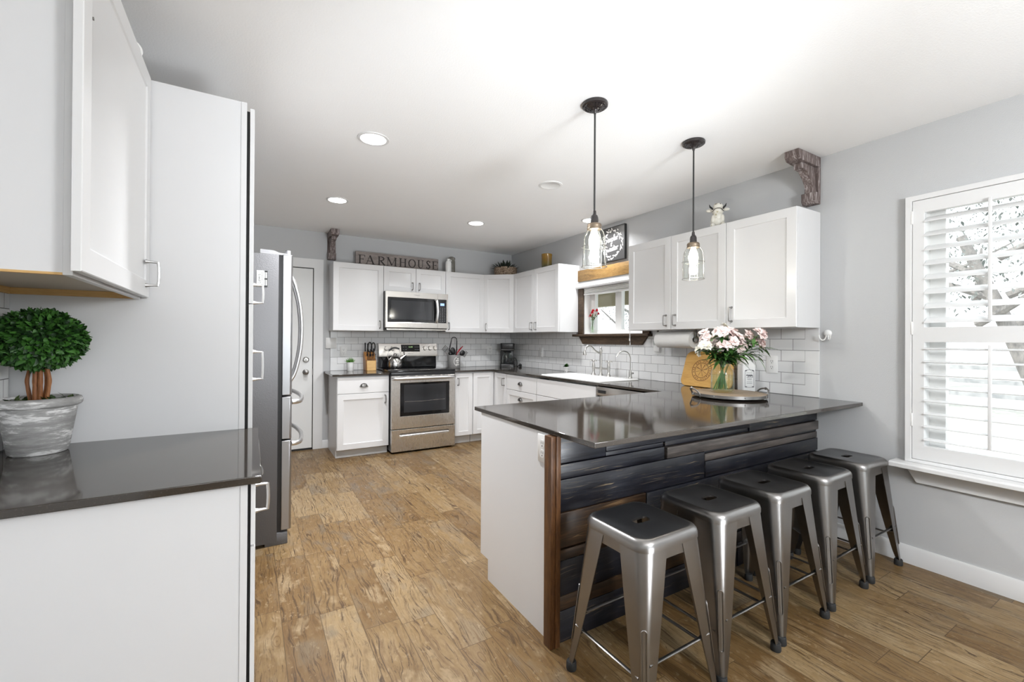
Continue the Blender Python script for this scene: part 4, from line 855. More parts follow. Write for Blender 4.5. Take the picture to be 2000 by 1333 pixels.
# ------------------------------------------------------------------ corbels and signs
def corbel(label, O, U, N):
    """U: width direction, N: out from the wall; top at the ceiling"""
    c = thing('corbel', label, 'corbel', O, 'distressed corbels high on the walls'); Mx = frame(O, U, (0, 0, 1), N); W2 = .044
    def pris(poly, u0, u1):
        b = B(); b.loft([[Mx @ Vector((u, z, n)) for n, z in poly] for u in (u0, u1)]); return b
    b = pris([(0.0005, -.0005), (.285, -.0005), (.285, -.035), (.265, -.062), (.20, -.068), (.0005, -.068)], -W2, W2); obj('top_block', b, M['corbel'], c, bevel=.003)
    cur = [(.205, -.0685), (.205, -.105), (.150, -.108)] + [(.062 + .088 * (1 - math.sin(t)) ** 1.15, -.108 - .125 * (t / (PI / 2))) for t in (PI / 2 * i / 8 for i in range(1, 9))] + [(.062, -.240), (.030, -.240), (.030, -.0685)]
    b = pris(cur, -W2 + .018, W2 - .018); obj('scroll', b, M['corbel'], c, smooth=30, bevel=.002)
    b = pris([(.0005, -.0685), (.0295, -.0685), (.0295, -.300), (.0005, -.300)], -W2, W2); obj('back_plate', b, M['corbel'], c, bevel=.003)
    b = pris([(.0295, -.2405), (.075, -.2405), (.072, -.296), (.055, -.316), (.0005, -.316), (.0005, -.3005), (.0295, -.3005)], -W2, W2); obj('foot_block', b, M['corbel'], c, bevel=.003)
corbel('distressed wood corbel at the ceiling beside the exterior door', (-2.470, 0, H - .0005), EX, NY)
corbel('distressed wood corbel at the ceiling at the right end of the wall cabinets', (0, -4.022, H - .0005), NY, NX)

def ribbon(b, pts, ws, Mx, n0, n1):
    """flat pen stroke: pts in (u,v), ws widths"""
    P = [Vector((p[0], p[1])) for p in pts]; L, R2 = [], []
    for i, p in enumerate(P):
        t = (P[min(i + 1, len(P) - 1)] - P[max(i - 1, 0)]).normalized(); nn_ = Vector((-t.y, t.x)) * (ws[i] if isinstance(ws, (list, tuple)) else ws) / 2; L.append(p + nn_); R2.append(p - nn_)
    rows = [[Mx @ Vector((q.x, q.y, n)) for q, n in ((L[i], n0), (L[i], n1), (R2[i], n1), (R2[i], n0))] for i in range(len(P))]
    b.loft(rows)
def bowl(cx, cy, rx, ry, a0, a1, n=18): return [(cx + rx * math.cos(a0 + (a1 - a0) * i / n), cy + ry * math.sin(a0 + (a1 - a0) * i / n)) for i in range(n + 1)]
def serif_letter(ch, w):
    """strokes (points, widths) in a cell w wide and 1 high"""
    T, t, S = .15, .055, []
    bar = lambda p, q, wd: S.append(([p, q], wd)); sf = lambda x, y, l=.34: S.append(([(x - l / 2, y), (x + l / 2, y)], .05))
    stem = lambda x, wd=T: (bar((x, .02), (x, .98), wd), sf(x, .025), sf(x, .975))
    if ch == 'F': stem(.17); bar((.1, .965), (w, .965), t); bar((w - .02, .99), (w - .02, .78), t); bar((.2, .53), (w * .72, .53), t); bar((w * .72, .62), (w * .72, .43), t)
    elif ch == 'A': bar((w / 2 - .02, .98), (.13, .03), t); bar((w / 2 - .02, 1.0), (w - .15, .03), T); bar((.2, .36), (w - .25, .36), t); sf(.13, .025, .28); sf(w - .14, .025, .36)
    elif ch == 'R': stem(.17); S.append((bowl(.30, .745, w - .42, .225, PI / 2, -PI / 2), [t + (T - t) * math.sin(PI * i / 18) for i in range(19)])); bar((.1, .97), (.32, .97), t); bar((.2, .52), (.32, .52), t); bar((.34, .52), (w - .04, .03), T); sf(w - .03, .025, .2)
    elif ch == 'M': stem(.14, t); stem(w - .17); bar((.14, .97), (w / 2, .08), T); bar((w / 2, .08), (w - .17, .97), t)
    elif ch == 'H': stem(.17); stem(w - .17); bar((.17, .52), (w - .17, .52), t)
    elif ch == 'O': S.append((bowl(w / 2, .5, w / 2 - .08, .46, 0, 2 * PI, 32), [t + (T - t) * abs(math.cos(2 * PI * i / 32)) for i in range(33)]))
    elif ch == 'U': bar((.2, .97), (.2, .34), T); sf(.2, .975); bar((w - .16, .97), (w - .16, .34), t); sf(w - .16, .975, .28); S.append((bowl(w / 2 + .02, .34, w / 2 - .18, .30, PI, 2 * PI), [T - (T - t) * min(1, i / 13) for i in range(19)]))
    elif ch == 'S':
        S.append((spline2([(w - .14, .80), (w - .24, .94), (w / 2, .97), (.2, .88), (.16, .74), (.3, .60), (w / 2, .51), (w - .2, .40), (w - .14, .25), (w - .25, .09), (w / 2, .03), (.22, .08), (.12, .24)]), None)); bar((w - .13, .98), (w - .13, .76), t); bar((.12, .24), (.12, .02), t)
    elif ch == 'E': stem(.17); bar((.1, .97), (w, .97), t); bar((w - .02, .99), (w - .02, .78), t); bar((.2, .53), (w * .72, .53), t); bar((w * .72, .62), (w * .72, .44), t); bar((.1, .03), (w, .03), t); bar((w - .01, .01), (w - .01, .25), t)
    return S
def spline2(pts, n=5): return [(p.x, p.y) for p in spline([(x, y, 0) for x, y in pts], n)]
YS = -.115
sg = thing('farmhouse_sign', 'long weathered board sign reading FARMHOUSE on top of the back cabinets', 'sign', (-1.70, YS, ZT))
b = B(); b.box(-2.217, -1.178, YS, YS + .02, ZT + .0005, 2.322); obj('board', b, M['sign'], sg, bevel=.003)
b = B()
for ch, p0, p1 in zip('FARMHOUSE', (699.7, 712.5, 735, 752, 776, 794, 812, 829.5, 843), (711.7, 729.7, 748.5, 771.7, 791, 809.5, 825.7, 840.7, 855)):
    x0, x1 = -2.217 + (p0 - 695) * .00642, -2.217 + (p1 - 695) * .00642; hgt = .106; Mx = frame((x0, YS, 2.177 + .008 * (p0 - 700) / 150), EX, (0, 0, 1), NY) @ Matrix.Diagonal((hgt, hgt, 1, 1))
    for pts, ws in serif_letter(ch, (x1 - x0) / hgt):
        if ws is None: ws = [.06 + .10 * math.sin(PI * i / (len(pts) - 1)) for i in range(len(pts))]
        ribbon(b, pts, ws, Mx, .0001, .0015)
obj('lettering', b, M['ink'], sg, smooth=0)

sg = thing('wall_sign', 'square charcoal sign with white script and a leaf wreath above the sink window', 'sign', (-.012, -2.10, 2.28))
b = B(); b.box(-.028, -.0005, -2.295, -1.93, 2.113, 2.466); obj('panel', b, M['slate'], sg, bevel=.002)
b = B(); b.grid([-2.297, -2.291, -1.934, -1.928], [2.111, 2.117, 2.462, 2.468], {(1, 1)}, R_, -.031, -.0005); obj('edge_frame', b, M['blackm'], sg, smooth=0)
GL = {'S': [[(.75, .80), (.55, 1.0), (.25, .92), (.22, .70), (.50, .52), (.62, .25), (.40, -.02), (.05, .08), (.0, .25)]], 'i': [[(0, .35), (.12, .5), (.12, .08), (.28, .1)], [(.12, .68), (.14, .72)]], 'm': [[(0, .4), (.1, .5), (.1, 0)], [(.1, .35), (.28, .5), (.32, 0)], [(.32, .35), (.5, .5), (.55, .05), (.68, .1)]],
      'p': [[(0, .4), (.12, .5), (.12, -.42)], [(.12, .4), (.35, .5), (.42, .25), (.25, .02), (.12, .1)]], 'l': [[(0, .15), (.22, .75), (.18, 1.0), (.08, .8), (.1, .05), (.28, .12)]], 'e': [[(.02, .22), (.32, .32), (.22, .5), (.05, .35), (.1, .05), (.35, .1)]], 'r': [[(0, .4), (.12, .5), (.12, 0)], [(.12, .35), (.3, .5), (.4, .42)]],
      'w': [[(0, .5), (.1, .05), (.25, .38), (.4, .05), (.52, .5), (.62, .45)]], 't': [[(.15, .85), (.12, .1), (.3, .08)], [(-.05, .55), (.4, .62)]], '&': [[(.5, .0), (.1, .6), (.25, .8), (.35, .62), (.05, .25), (.2, 0), (.45, .25)]]}
AD = {'S': .78, 'i': .27, 'm': .66, 'p': .46, 'l': .29, 'e': .36, 'r': .36, 'w': .6, 't': .34, '&': .5}
b = B(); Ms = frame((-.0282, -2.112, 2.29), NY, (0, 0, 1), NX)
def script(s_, u, v, h, rise):
    for ch in s_:
        for st_ in GL.get(ch, []):
            pts = [(u + x * h, v + y * h + (u + x * h) * rise) for x, y in (spline2(st_, 4) if len(st_) > 2 else st_)]
            ribbon(b, pts, .0062, Ms, .0, .0012)
        u += AD.get(ch, .4) * h
script('Simpler', -.118, .028, .066, .09); script('&', -.018, -.022, .04, 0); script('Sweeter', -.118, -.075, .066, .09)
rl = random.Random(5)
for k in range(64):
    a = 2 * PI * k / 64; rr = .140 + rl.uniform(-.020, .020)
    if rl.random() < .12: continue
    cu, cv = rr * math.cos(a), rr * math.sin(a) * 1.04; an = a + PI / 2 + rl.uniform(-1.2, 1.2); l = rl.uniform(.010, .021)
    ribbon(b, [(cu - l * math.cos(an), cv - l * math.sin(an)), (cu, cv), (cu + l * math.cos(an), cv + l * math.sin(an))], [.002, .0125, .001], Ms, .0, .001)
obj('lettering', b, M['wink'], sg, smooth=0)

# ------------------------------------------------------------------ things on top of the cabinets
def jug(label, x, y, hgt, rad, mat, loops):
    t = thing('jug', label, 'jug', (x, y, ZT + .0005)); b = B(); z0 = ZT + .0005
    b.lathe([(0, z0), (rad * .95, z0), (rad, z0 + .01), (rad, z0 + hgt * .72), (rad * .85, z0 + hgt * .82), (rad * .42, z0 + hgt * .90), (rad * .40, z0 + hgt * .97), (rad * .48, z0 + hgt), (rad * .3, z0 + hgt), (rad * .28, z0 + hgt * .9), (0, z0 + hgt * .88)], (x, y, 0), 24); obj('body', b, mat, t)
    for sx in loops: b = B(); b.tube(spline([(x + sx * rad * .40, y, z0 + hgt * .95), (x + sx * rad * .85, y, z0 + hgt * .955), (x + sx * rad * .95, y, z0 + hgt * .88), (x + sx * rad * .72, y, z0 + hgt * .80)], 5), rad * .13, 8); obj('handle', b, mat, t)
jug('short white stoneware jug on the back cabinets, in front of the taller grey one', -1.062, -.17, .185, .040, M['porc'], (1,))
jug('tall grey glazed bottle jug on the back cabinets behind the white one', -.985, -.105, .232, .044, M['jug'], (-1, 1))
def leaf_blade(b, o, d, l, w_, bend=.25, up=(0, 0, 1), fold=.25, n=4):
    o, d = Vector(o), Vector(d).normalized(); u = Vector(up); s_ = d.cross(u)
    if s_.length < 1e-3: s_ = d.cross(Vector((1, 0, 0)))
    s_.normalize(); u = s_.cross(d).normalized(); rows = []
    for i in range(n + 1):
        t = i / n; c = o + d * l * t - u * bend * l * t * t; wd = w_ * math.sin(PI * min(.97, .08 + .9 * t)) ** .8 / 2; rows.append([c - s_ * wd + u * wd * fold, c, c + s_ * wd + u * wd * fold])
    b.loft(rows, closed=False, cap=False)
def thick_leaf(b, o, d, l, r): 
    o, d = Vector(o), Vector(d).normalized(); b.tube([o, o + d * l * .35, o + d * l * .75, o + d * l], [r * .8, r, r * .55, r * .08], 6, flat=.5)
rl = random.Random(11)
t = thing('potted_plant', 'spiky dark plant in a woven basket on top of the corner cabinet', 'plant', (-.25, -.26, ZT))
b = B(); z0 = ZT + .0005; b.lathe([(0, z0), (.140, z0), (.158, z0 + .05), (.160, z0 + .10), (.156, z0 + .125), (.146, z0 + .125), (.146, z0 + .10), (0, z0 + .10)], (-.25, -.26, 0), 36); obj('basket', b, M['weave'], t)
b = B()
for k in range(150):
    a = rl.uniform(0, 2 * PI); q = rl.uniform(0, .13); el = rl.uniform(.25, 1.4); d = Vector((math.cos(a) * math.cos(el), math.sin(a) * math.cos(el), math.sin(el)))
    leaf_blade(b, (-.25 + q * math.cos(a) * .8, -.26 + q * math.sin(a) * .8, z0 + .09), d, rl.uniform(.07, .15), .022, .1, fold=.5)
obj('leaves', b, M['aloe'], t, smooth=60, fixn=False)
t = thing('candle', 'amber glass candle jar on the wall cabinet left of the sink window', 'candle', (-.15, -1.105, ZT))
b = B(); b.lathe([(0, z0), (.060, z0), (.064, z0 + .006), (.064, z0 + .165), (.066, z0 + .168), (.066, z0 + .190), (.060, z0 + .192), (.058, z0 + .165), (0, z0 + .16)], (-.15, -1.105, 0), 30); obj('jar', b, M['amber'], t)
# cow figurine
t = thing('cow_figurine', 'small white glazed cow figurine on top of the right wall cabinets', 'figurine', (-.165, -3.42, ZT + .0005)); zc = ZT + .0005
b = B(); bm0 = b
fd = Vector((-.80, -.60, 0)).normalized(); sd = Vector((fd.y, -fd.x, 0)); C0 = Vector((-.165, -3.42, zc))
P = lambda f_, s_, z: C0 + fd * f_ + sd * s_ + Vector((0, 0, z))
Mr = Matrix((tuple(fd), tuple(sd), (0, 0, 1))).transposed()
b.ball(P(-.01, 0, .062), (.062, .052, .060), 20, Mr); b.ball(P(.012, 0, .095), (.042, .038, .05), 18, Mr)
for s_ in (-1, 1):
    b.ball(P(.048, s_ * .036, .022), (.026, .020, .022), 14, Mr); b.ball(P(.032, s_ * .034, .075), (.016, .014, .035), 12, Mr)
obj('body', b, M['cow'], t, smooth=80)
b = B(); b.ball(P(.022, 0, .142), (.040, .044, .036), 20, Mr); Mh = Mr @ Matrix.Rotation(-.5, 3, 'Y'); b.ball(P(.046, 0, .168), (.030, .036, .024), 18, Mh)
hd = obj('head', b, M['cow'], t, smooth=80)
b = B(); b.tube(spline([P(.050, -.040, .128), P(.064, -.022, .146), P(.070, 0, .150), P(.064, .022, .146), P(.050, .040, .128)], 5), .0022, 6)
for s_ in (-1, 1): b.ball(P(.068, s_ * .015, .181), .0042, 8); b.ball(P(.052, s_ * .038, .150), .0058, 8)
obj('face_marks', b, M['ink'], hd)
for s_ in (-1, 1):
    b = B(); b.ball(P(.012, s_ * .060, .150), (.009, .024, .013), 12, Mr); er = obj('ear', b, M['cow'], hd)
    b = B(); b.tube([P(.010, s_ * .040, .166), P(.008, s_ * .054, .180), P(.012, s_ * .060, .198)], [.0075, .0065, .0015], 8); obj('horn', b, M['blackm'], hd)
# mug on the left cabinets
t = thing('mug', 'white mug on top of the left wall cabinet, mostly hidden by the cabinet door', 'mug', (-3.72, -3.46, 2.266)); b = B()
b.lathe([(0, 2.2665), (.04, 2.2665), (.044, 2.275), (.044, 2.36), (.041, 2.36), (.040, 2.275), (0, 2.273)], (-3.72, -3.46, 0), 24); obj('cup', b, M['porc'], t)
b = B(); b.tube(spline([(-3.678, -3.46, 2.35), (-3.648, -3.46, 2.352), (-3.634, -3.46, 2.325), (-3.648, -3.46, 2.298), (-3.678, -3.46, 2.292)], 6), .006, 8); obj('handle', b, M['porc'], t)
# ------------------------------------------------------------------ things on the worktops
Z = CT + .0006
rl = random.Random(21)
# succulent
t = thing('potted_succulent', 'green spiky succulent in a white pot left of the knife block', 'plant', (-2.27, -.12, Z))
b = B(); b.lathe([(0, Z), (.033, Z), (.035, Z + .004), (.040, Z + .092), (.044, Z + .093), (.045, Z + .100), (.040, Z + .101), (.038, Z + .088), (0, Z + .086)], (-2.27, -.12, 0), 28); obj('pot', b, M['porc'], t)
b = B()
for k in range(34):
    a = k * 2.4; el = 1.45 - .028 * k; thick_leaf(b, (-2.27 + .018 * math.cos(a) * k / 34, -.12 + .018 * math.sin(a) * k / 34, Z + .087), (math.cos(a) * math.cos(el), math.sin(a) * math.cos(el), math.sin(el)), .075 - .0004 * k, .0075)
obj('leaves', b, M['succ'], t, smooth=60)
# knife block and its knives
kx, ky = -2.05, -.15
t = thing('knife_block', 'brown wooden knife block full of black handled knives beside the stove', 'knife block', (kx, ky, Z))
b = B(); b.prism([(-.055, 0), (.075, 0), (.095, .19), (.055, .225), (-.020, .135), (-.048, .128)], lambda u, v, n: (n, ky + u, Z + v), kx - .062, kx + .062); obj('block', b, M['block'], t, bevel=.003)
b = B(); b.prism([(-.085, 0), (-.0555, 0), (-.0485, .122), (-.070, .115)], lambda u, v, n: (n, ky + u, Z + v), kx - .052, kx + .052); obj('front_slot_block', b, M['pine'], t, bevel=.003)
def knife(label, x, y, z, l, hw, tilt, lean=0, ring=False):
    k = thing('knife', label, 'knife', (x, ky + y, Z + z), 'knives in the knife block'); d = Vector((lean, -math.sin(tilt), math.cos(tilt))).normalized(); o = Vector((x, ky + y, Z + z)); b = B()
    b.tube([o, o + d * .012], [hw * .8, hw * .8], 8, flat=.3); obj('bolster', b, M['satin'], k)
    b = B()
    if ring:
        n_ = 18; c0 = o + d * (.015 + l * .55); b.tube([c0 + d * (l * .5 * math.sin(2 * PI * i / n_)) + Vector((hw * 1.25 * math.cos(2 * PI * i / n_), 0, 0)) for i in range(n_)], hw * .42, 8, closed=True)
    else: b.tube([o + d * .012, o + d * (.012 + l * .3), o + d * (.012 + l * .7), o + d * (.012 + l * .95), o + d * (.012 + l)], [hw, hw * .85, hw * 1.0, hw * 1.15, hw * .5], 8, flat=.62)
    obj('handle', b, M['black'], k)
for i in range(6): knife('small black steak knife handle in the front row of the knife block', kx - .042 + .0168 * i, -.060, .119, .075, .0068, .35)
big = [('leftmost tall black knife handle in the back of the knife block', -.046, .052, .215, .105, .0115, .05, -.02, False), ('second tall black knife handle from the left in the knife block', -.018, .050, .21, .100, .0115, .06, 0, False), ('left black shears handle loop in the knife block', .005, .045, .20, .115, .018, .05, .0, True), ('right black shears handle loop in the knife block', .043, .045, .20, .110, .018, .05, .03, True), ('middle black knife handle leaning forward in the knife block', -.033, .008, .165, .095, .0105, .3, -.02, False), ('short black knife handle at the right front of the knife block', .033, .008, .165, .090, .0105, .3, .03, False), ('short black knife handle in the centre of the knife block', .0, .005, .162, .085, .0105, .32, 0, False)]
for lb, x, y, z, l, hw, ti, le, rg in big: knife(lb, kx + x, y, z, l, hw, ti, le, rg)
# kettle on the cooktop
cx, cy, cz = -1.772, -.235, .9256
t = thing('kettle', 'polished steel tea kettle on the left rear of the cooktop', 'kettle', (cx, cy, cz))
b = B(); b.lathe([(0, cz), (.080, cz), (.086, cz + .008), (.0865, cz + .045), (.082, cz + .085), (.068, cz + .115), (.048, cz + .135), (.034, cz + .142), (.0, cz + .144)], (cx, cy, 0), 40); obj('body', b, M['chrome'], t, smooth=60)
b = B(); b.lathe([(0, cz + .1435), (.036, cz + .1435), (.034, cz + .150), (.012, cz + .157), (.0, cz + .158)], (cx, cy, 0), 24); ld = obj('lid', b, M['chrome'], t)
b = B(); b.tube(spline([(cx - .020, cy, cz + .152), (cx - .012, cy, cz + .170), (cx + .012, cy, cz + .170), (cx + .020, cy, cz + .152)], 5), .005, 8); obj('knob', b, M['black'], ld)
b = B(); b.tube([(cx + .058, cy - .012, cz + .105), (cx + .095, cy - .02, cz + .140), (cx + .122, cy - .026, cz + .158)], [.022, .017, .014], 14); sp = obj('spout', b, M['chrome'], t)
b = B(); b.tube([(cx + .105, cy - .022, cz + .165), (cx + .10, cy - .021, cz + .195)], [.004, .007], 8); obj('whistle_lever', b, M['black'], sp)
b = B(); b.tube(spline([(cx - .075, cy, cz + .095), (cx - .092, cy, cz + .15), (cx - .072, cy, cz + .218)], 6), .0045, 8); b.tube(spline([(cx + .052, cy, cz + .128), (cx + .062, cy, cz + .18), (cx + .048, cy, cz + .232)], 6), .0045, 8); hb = obj('handle_arms', b, M['chrome'], t)
b = B(); b.tube(spline([(cx - .078, cy, cz + .208), (cx - .045, cy, cz + .236), (cx, cy, cz + .246), (cx + .048, cy, cz + .232)], 6), .0105, 10); obj('grip', b, M['black'], hb)
# utensil crock
ux, uy = -.955, -.125
t = thing('utensil_crock', 'grey stoneware utensil crock with white lettering right of the stove', 'crock', (ux, uy, Z))
b = B(); b.lathe([(0, Z), (.080, Z), (.083, Z + .005), (.083, Z + .166), (.080, Z + .170), (.076, Z + .166), (.076, Z + .02), (0, Z + .018)], (ux, uy, 0), 40); obj('pot', b, M['crock'], t)
b = B()
def on_crock(u, v): a = -PI / 2 - .15 + u / .083; return Vector((ux + .0838 * math.cos(a), uy + .0838 * math.sin(a), Z + v))
def cmark(u0, u1, v, h):
    n_ = 4; b.loft([[on_crock(u0 + (u1 - u0) * i / n_, v), on_crock(u0 + (u1 - u0) * i / n_, v + h)] for i in range(n_ + 1)], closed=False, cap=False)
for v, segs in ((.112, ((.022, .032), (.034, .048))), (.088, ((.004, .014), (.017, .034), (.037, .046), (.049, .056))), (.062, ((.014, .022), (.026, .044))), (.036, ((.004, .015), (.018, .030), (.033, .041), (.044, .056)))):
    for u0, u1 in segs: cmark(u0, u1, v, .016)
for k in range(13):
    a = PI * (.62 + .78 * k / 12); cmark(.032 + .052 * math.cos(a) - .005, .032 + .052 * math.cos(a) + .004, .083 + .060 * math.sin(a), .007)
obj('lettering', b, M['wink'], t, smooth=0, fixn=False)
def utensil(name, label, mat, fnb, cat='utensil'):
    b = B(); fnb(b); o = obj(name, b, mat, smooth=40); tag(o, label, cat, 'kitchen utensils in the crock')
U0 = Vector((ux, uy, Z))
def handle_to(b, dx, dy, top, r=.006): b.tube([U0 + Vector((-dx * .25, -dy * .25, .03)), U0 + Vector((dx, dy, top))], r, 8)
def turner(b):
    handle_to(b, -.075, -.02, .20); p = U0 + Vector((-.080, -.02, .205)); d = Vector((-.70, 0, .62)).normalized(); s_ = Vector((.62, 0, .70))
    for j in range(5): o = p + s_ * (-.036 + .018 * j); b.tube([o, o + d * .10], .0065, 4, flat=.35)
    for q in (.0, .05, .10): b.tube([p + d * q - s_ * .040, p + d * q + s_ * .040], .007, 4, flat=.35)
utensil('slotted_turner', 'black slotted turner leaning left out of the crock', M['black'], turner)
def spoon(b): handle_to(b, -.02, -.03, .20); b.ball(U0 + Vector((-.028, -.035, .225)), (.034, .012, .05), 14, Matrix.Rotation(-.35, 3, 'Y'))
utensil('serving_spoon', 'black serving spoon in the middle of the crock', M['black'], spoon)
def ladle(b): handle_to(b, -.045, .0, .17); b.ball(U0 + Vector((-.050, -.01, .185)), (.032, .022, .03), 14)
utensil('ladle', 'black ladle low at the left of the crock, in front of the slotted turner', M['black'], ladle)
def tongs(b):
    for s_ in (-1, 1): b.tube([U0 + Vector((.02 * s_, .01, .05)), U0 + Vector((.052 * s_ - .005, .02, .24)), U0 + Vector((.040 * s_ + .008, .02, .355))], [.010, .013, .010], 6, flat=.6)
    b.tube(spline([U0 + Vector((-.032, .02, .355)), U0 + Vector((-.022, .02, .392)), U0 + Vector((.008, .02, .405)), U0 + Vector((.040, .02, .390)), U0 + Vector((.048, .02, .355))], 5), .0055, 8)
utensil('tongs', 'tall black tongs standing open in the crock', M['black'], tongs)
def spat(b): handle_to(b, .06, .02, .21); b.tube([U0 + Vector((.062, .02, .20)), U0 + Vector((.085, .02, .235)), U0 + Vector((.135, .02, .285))], [.012, .024, .012], 10, flat=.35)
utensil('spatula', 'red silicone spatula leaning right out of the crock', M['redp'], spat)
def server(b):
    handle_to(b, .075, -.03, .18); c0 = U0 + Vector((.105, -.035, .195)); b.ball(c0, (.042, .018, .036), 14, Matrix.Rotation(-.6, 3, 'Y'))
    for j in range(6): o = c0 + Vector((.0 + .0085 * j, -.012, -.032 + .011 * j)); b.tube([o, o + Vector((.026, -.014, -.022))], .0035, 5)
utensil('pasta_server', 'black toothed pasta server drooping right of the crock rim', M['black'], server)
# coffee maker (built facing -y, turned towards the room)
t = thing('coffee_maker', 'black drip coffee maker with a glass carafe in the corner', 'coffee maker', (0, 0, 0))
b = B(); b.loft([[(x * s_, y * s_ + (.0), z) for x, y in rrect(.105, .115, .03)] for z, s_ in ((0, 1), (.030, 1), (.040, .95))]); obj('base', b, M['black'], t)
b = B(); b.box(-.095, .095, .045, .112, .040, .245, .012); obj('water_tank', b, M['black'], t)
b = B(); b.loft([[(x * s_, y * s_, z) for x, y in rrect(.100, .110, .035)] for z, s_ in ((.228, .92), (.238, .97), (.31, 1), (.325, .97), (.328, .9))]); obj('brew_head', b, M['black'], t)
b = B(); b.tube([(-.085, -.112, .238), (.0, -.118, .236), (.085, -.112, .238)], .004, 8); obj('chrome_band', b, M['satin'], t)
b = B(); text_into(b, '12:00', .022, frame((-.02, -.1105, .293), EX, (0, 0, 1), NY), .0003); obj('clock', b, M['grey_ink'], t)
cf = None
b = B(); b.lathe([(.05, .0425), (.072, .05), (.078, .085), (.070, .14), (.055, .175), (.052, .20), (.049, .20), (.052, .172), (.067, .14), (.075, .085), (.068, .05), (.05, .0425)], (0, -.03, 0), 28); cf = obj('carafe', b, M['glass'], t)
b = B(); b.lathe([(0, .045), (.066, .048), (.072, .085), (.066, .118), (0, .118)], (0, -.03, 0), 24); obj('coffee', b, M['bglass'], cf)
b = B(); b.lathe([(0, .214), (.048, .214), (.055, .202), (.055, .192), (0, .192)], (0, -.03, 0), 24); obj('carafe_lid', b, M['black'], cf)
b = B(); b.tube(spline([(.0, -.082, .20), (.005, -.118, .19), (.008, -.122, .12), (.004, -.100, .075)], 6), .008, 8, flat=1.4); obj('carafe_handle', b, M['black'], cf)
b = B(); b.ball((.07, -.116, .022), .008, 10); b.ball((.045, -.118, .022), .007, 10); obj('buttons', b, M['satin'], t)
t.location = (-.17, -.185, Z); t.rotation_euler.z = -.50
b = B(); b.tube(spline([(-.075, -.18, Z + .11), (-.045, -.20, Z + .115), (-.032, -.22, Z + .06), (-.038, -.23, Z + .006), (-.05, -.265, Z + .005), (-.035, -.30, Z + .02)], 8), .0045, 8); b.ball((-.036, -.315, Z + .022), .022, 12); o = obj('power_cord', b, M['blackm']); tag(o, 'black power cord and plug lying beside the coffee maker', 'cord')
# small pot plant behind the sink
px_, py_ = -.105, -1.45
t = thing('potted_plant', 'tiny green plant in a white footed pot on the worktop left of the sink', 'plant', (px_, py_, Z)); b = B()
b.lathe([(0, Z + .014), (.024, Z + .014), (.030, Z + .05), (.034, Z + .052), (.034, Z + .062), (.029, Z + .062), (0, Z + .055)], (px_, py_, 0), 24)
for k in range(3): a = 2.1 * k; b.tube([(px_ + .016 * math.cos(a), py_ + .016 * math.sin(a), Z + .016), (px_ + .020 * math.cos(a), py_ + .020 * math.sin(a), Z)], .006, 8)
obj('pot', b, M['porc'], t); b = B()
for k in range(150):
    a = rl.uniform(0, 2 * PI); el = rl.uniform(.1, 1.5); d = Vector((math.cos(a) * math.cos(el), math.sin(a) * math.cos(el), math.sin(el))); leaf_blade(b, Vector((px_, py_, Z + .06)) + d * rl.uniform(.0, .025), d, .022, .012, .2)
obj('leaves', b, M['green'], t, smooth=60, fixn=False)

# ------------------------------------------------------------------ paper towels, cutting board, bottle, tray, flowers
t = thing('paper_towel_holder', 'paper towel holder under the wall cabinet right of the sink window', 'holder', (-.16, -3.03, ZB - .001)); b = B()
b.tube([(-.16, -2.845, 1.287), (-.16, -3.225, 1.287)], .008, 10)
for y in (-2.838, -3.228): b.box(-.172, -.148, y - .003, y + .003, 1.275, ZB - .0006, .001)
obj('bracket', b, M['pewter'], t); b = B(); Mx = Matrix.Rotation(PI / 2, 3, 'X'); b.lathe([(0, 0), (.028, 0), (.030, .004), (.012, .012), (0, .013)], (-.16, -3.2311, 1.287), 24, Mx); obj('end_knob', b, M['pewter'], t)
b = B(); b.lathe([(.021, 0), (.070, 0), (.071, .004), (.071, .352), (.070, .356), (.021, .356)], (-.16, -2.855, 1.287), 40, Mx, close=True); o = obj('paper_towel_roll', b, M['paper']); tag(o, 'white paper towel roll hanging under the wall cabinet', 'paper towels')
b = B(); tl = math.atan2(.075, .285)
brd = rrect(.215, .148, .05, 8); brd = [(u * (1 + .03 * (1 - (v / .148) ** 2)) * (1.02 - .05 * v / .148), v) for u, v in brd]
Mb = frame((-.092, -3.285, Z + .0012 + .142), NY, Vector((math.sin(tl) * 1.0, 0, math.cos(tl))), Vector((-math.cos(tl), 0, math.sin(tl))))
t = thing('cutting_board', 'bamboo cutting board with a burnt round emblem leaning on the tile', 'cutting board', (-.09, -3.285, Z))
b.loft([[Mb @ Vector((u * s_, v * s_, n)) for u, v in brd] for n, s_ in ((-.009, .985), (-.006, 1), (.006, 1), (.009, .985))]); obj('board', b, M['board'], t)
b = B(); ce = Vector((-.045, -.010, .0092))
for rr in (.088, .062): ribbon(b, [(ce.x + rr * math.cos(2 * PI * k / 40), ce.y + rr * math.sin(2 * PI * k / 40)) for k in range(41)], .006, Mb, .0091, .0096)
for k in range(26):
    a = 2 * PI * k / 26
    if k % 4 != 3: ribbon(b, [(ce.x + q * math.cos(a), ce.y + q * math.sin(a)) for q in (.069, .081)], .007, Mb, .0091, .0095)
for k in range(4):
    a = PI * k / 4 + .3; p_, q_ = Vector((math.cos(a), math.sin(a))) * .052, 1
    ribbon(b, [(ce.x - p_.x, ce.y - p_.y), (ce.x, ce.y), (ce.x + p_.x, ce.y + p_.y)], [.004, .0025, .009], Mb, .0091, .0096)
ribbon(b, [(ce.x + .05, ce.y - .05), (ce.x + .058, ce.y - .046)], .012, Mb, .0091, .0096); obj('emblem', b, M['burn'], t, smooth=0)
bx_, by_ = -.085, -3.607
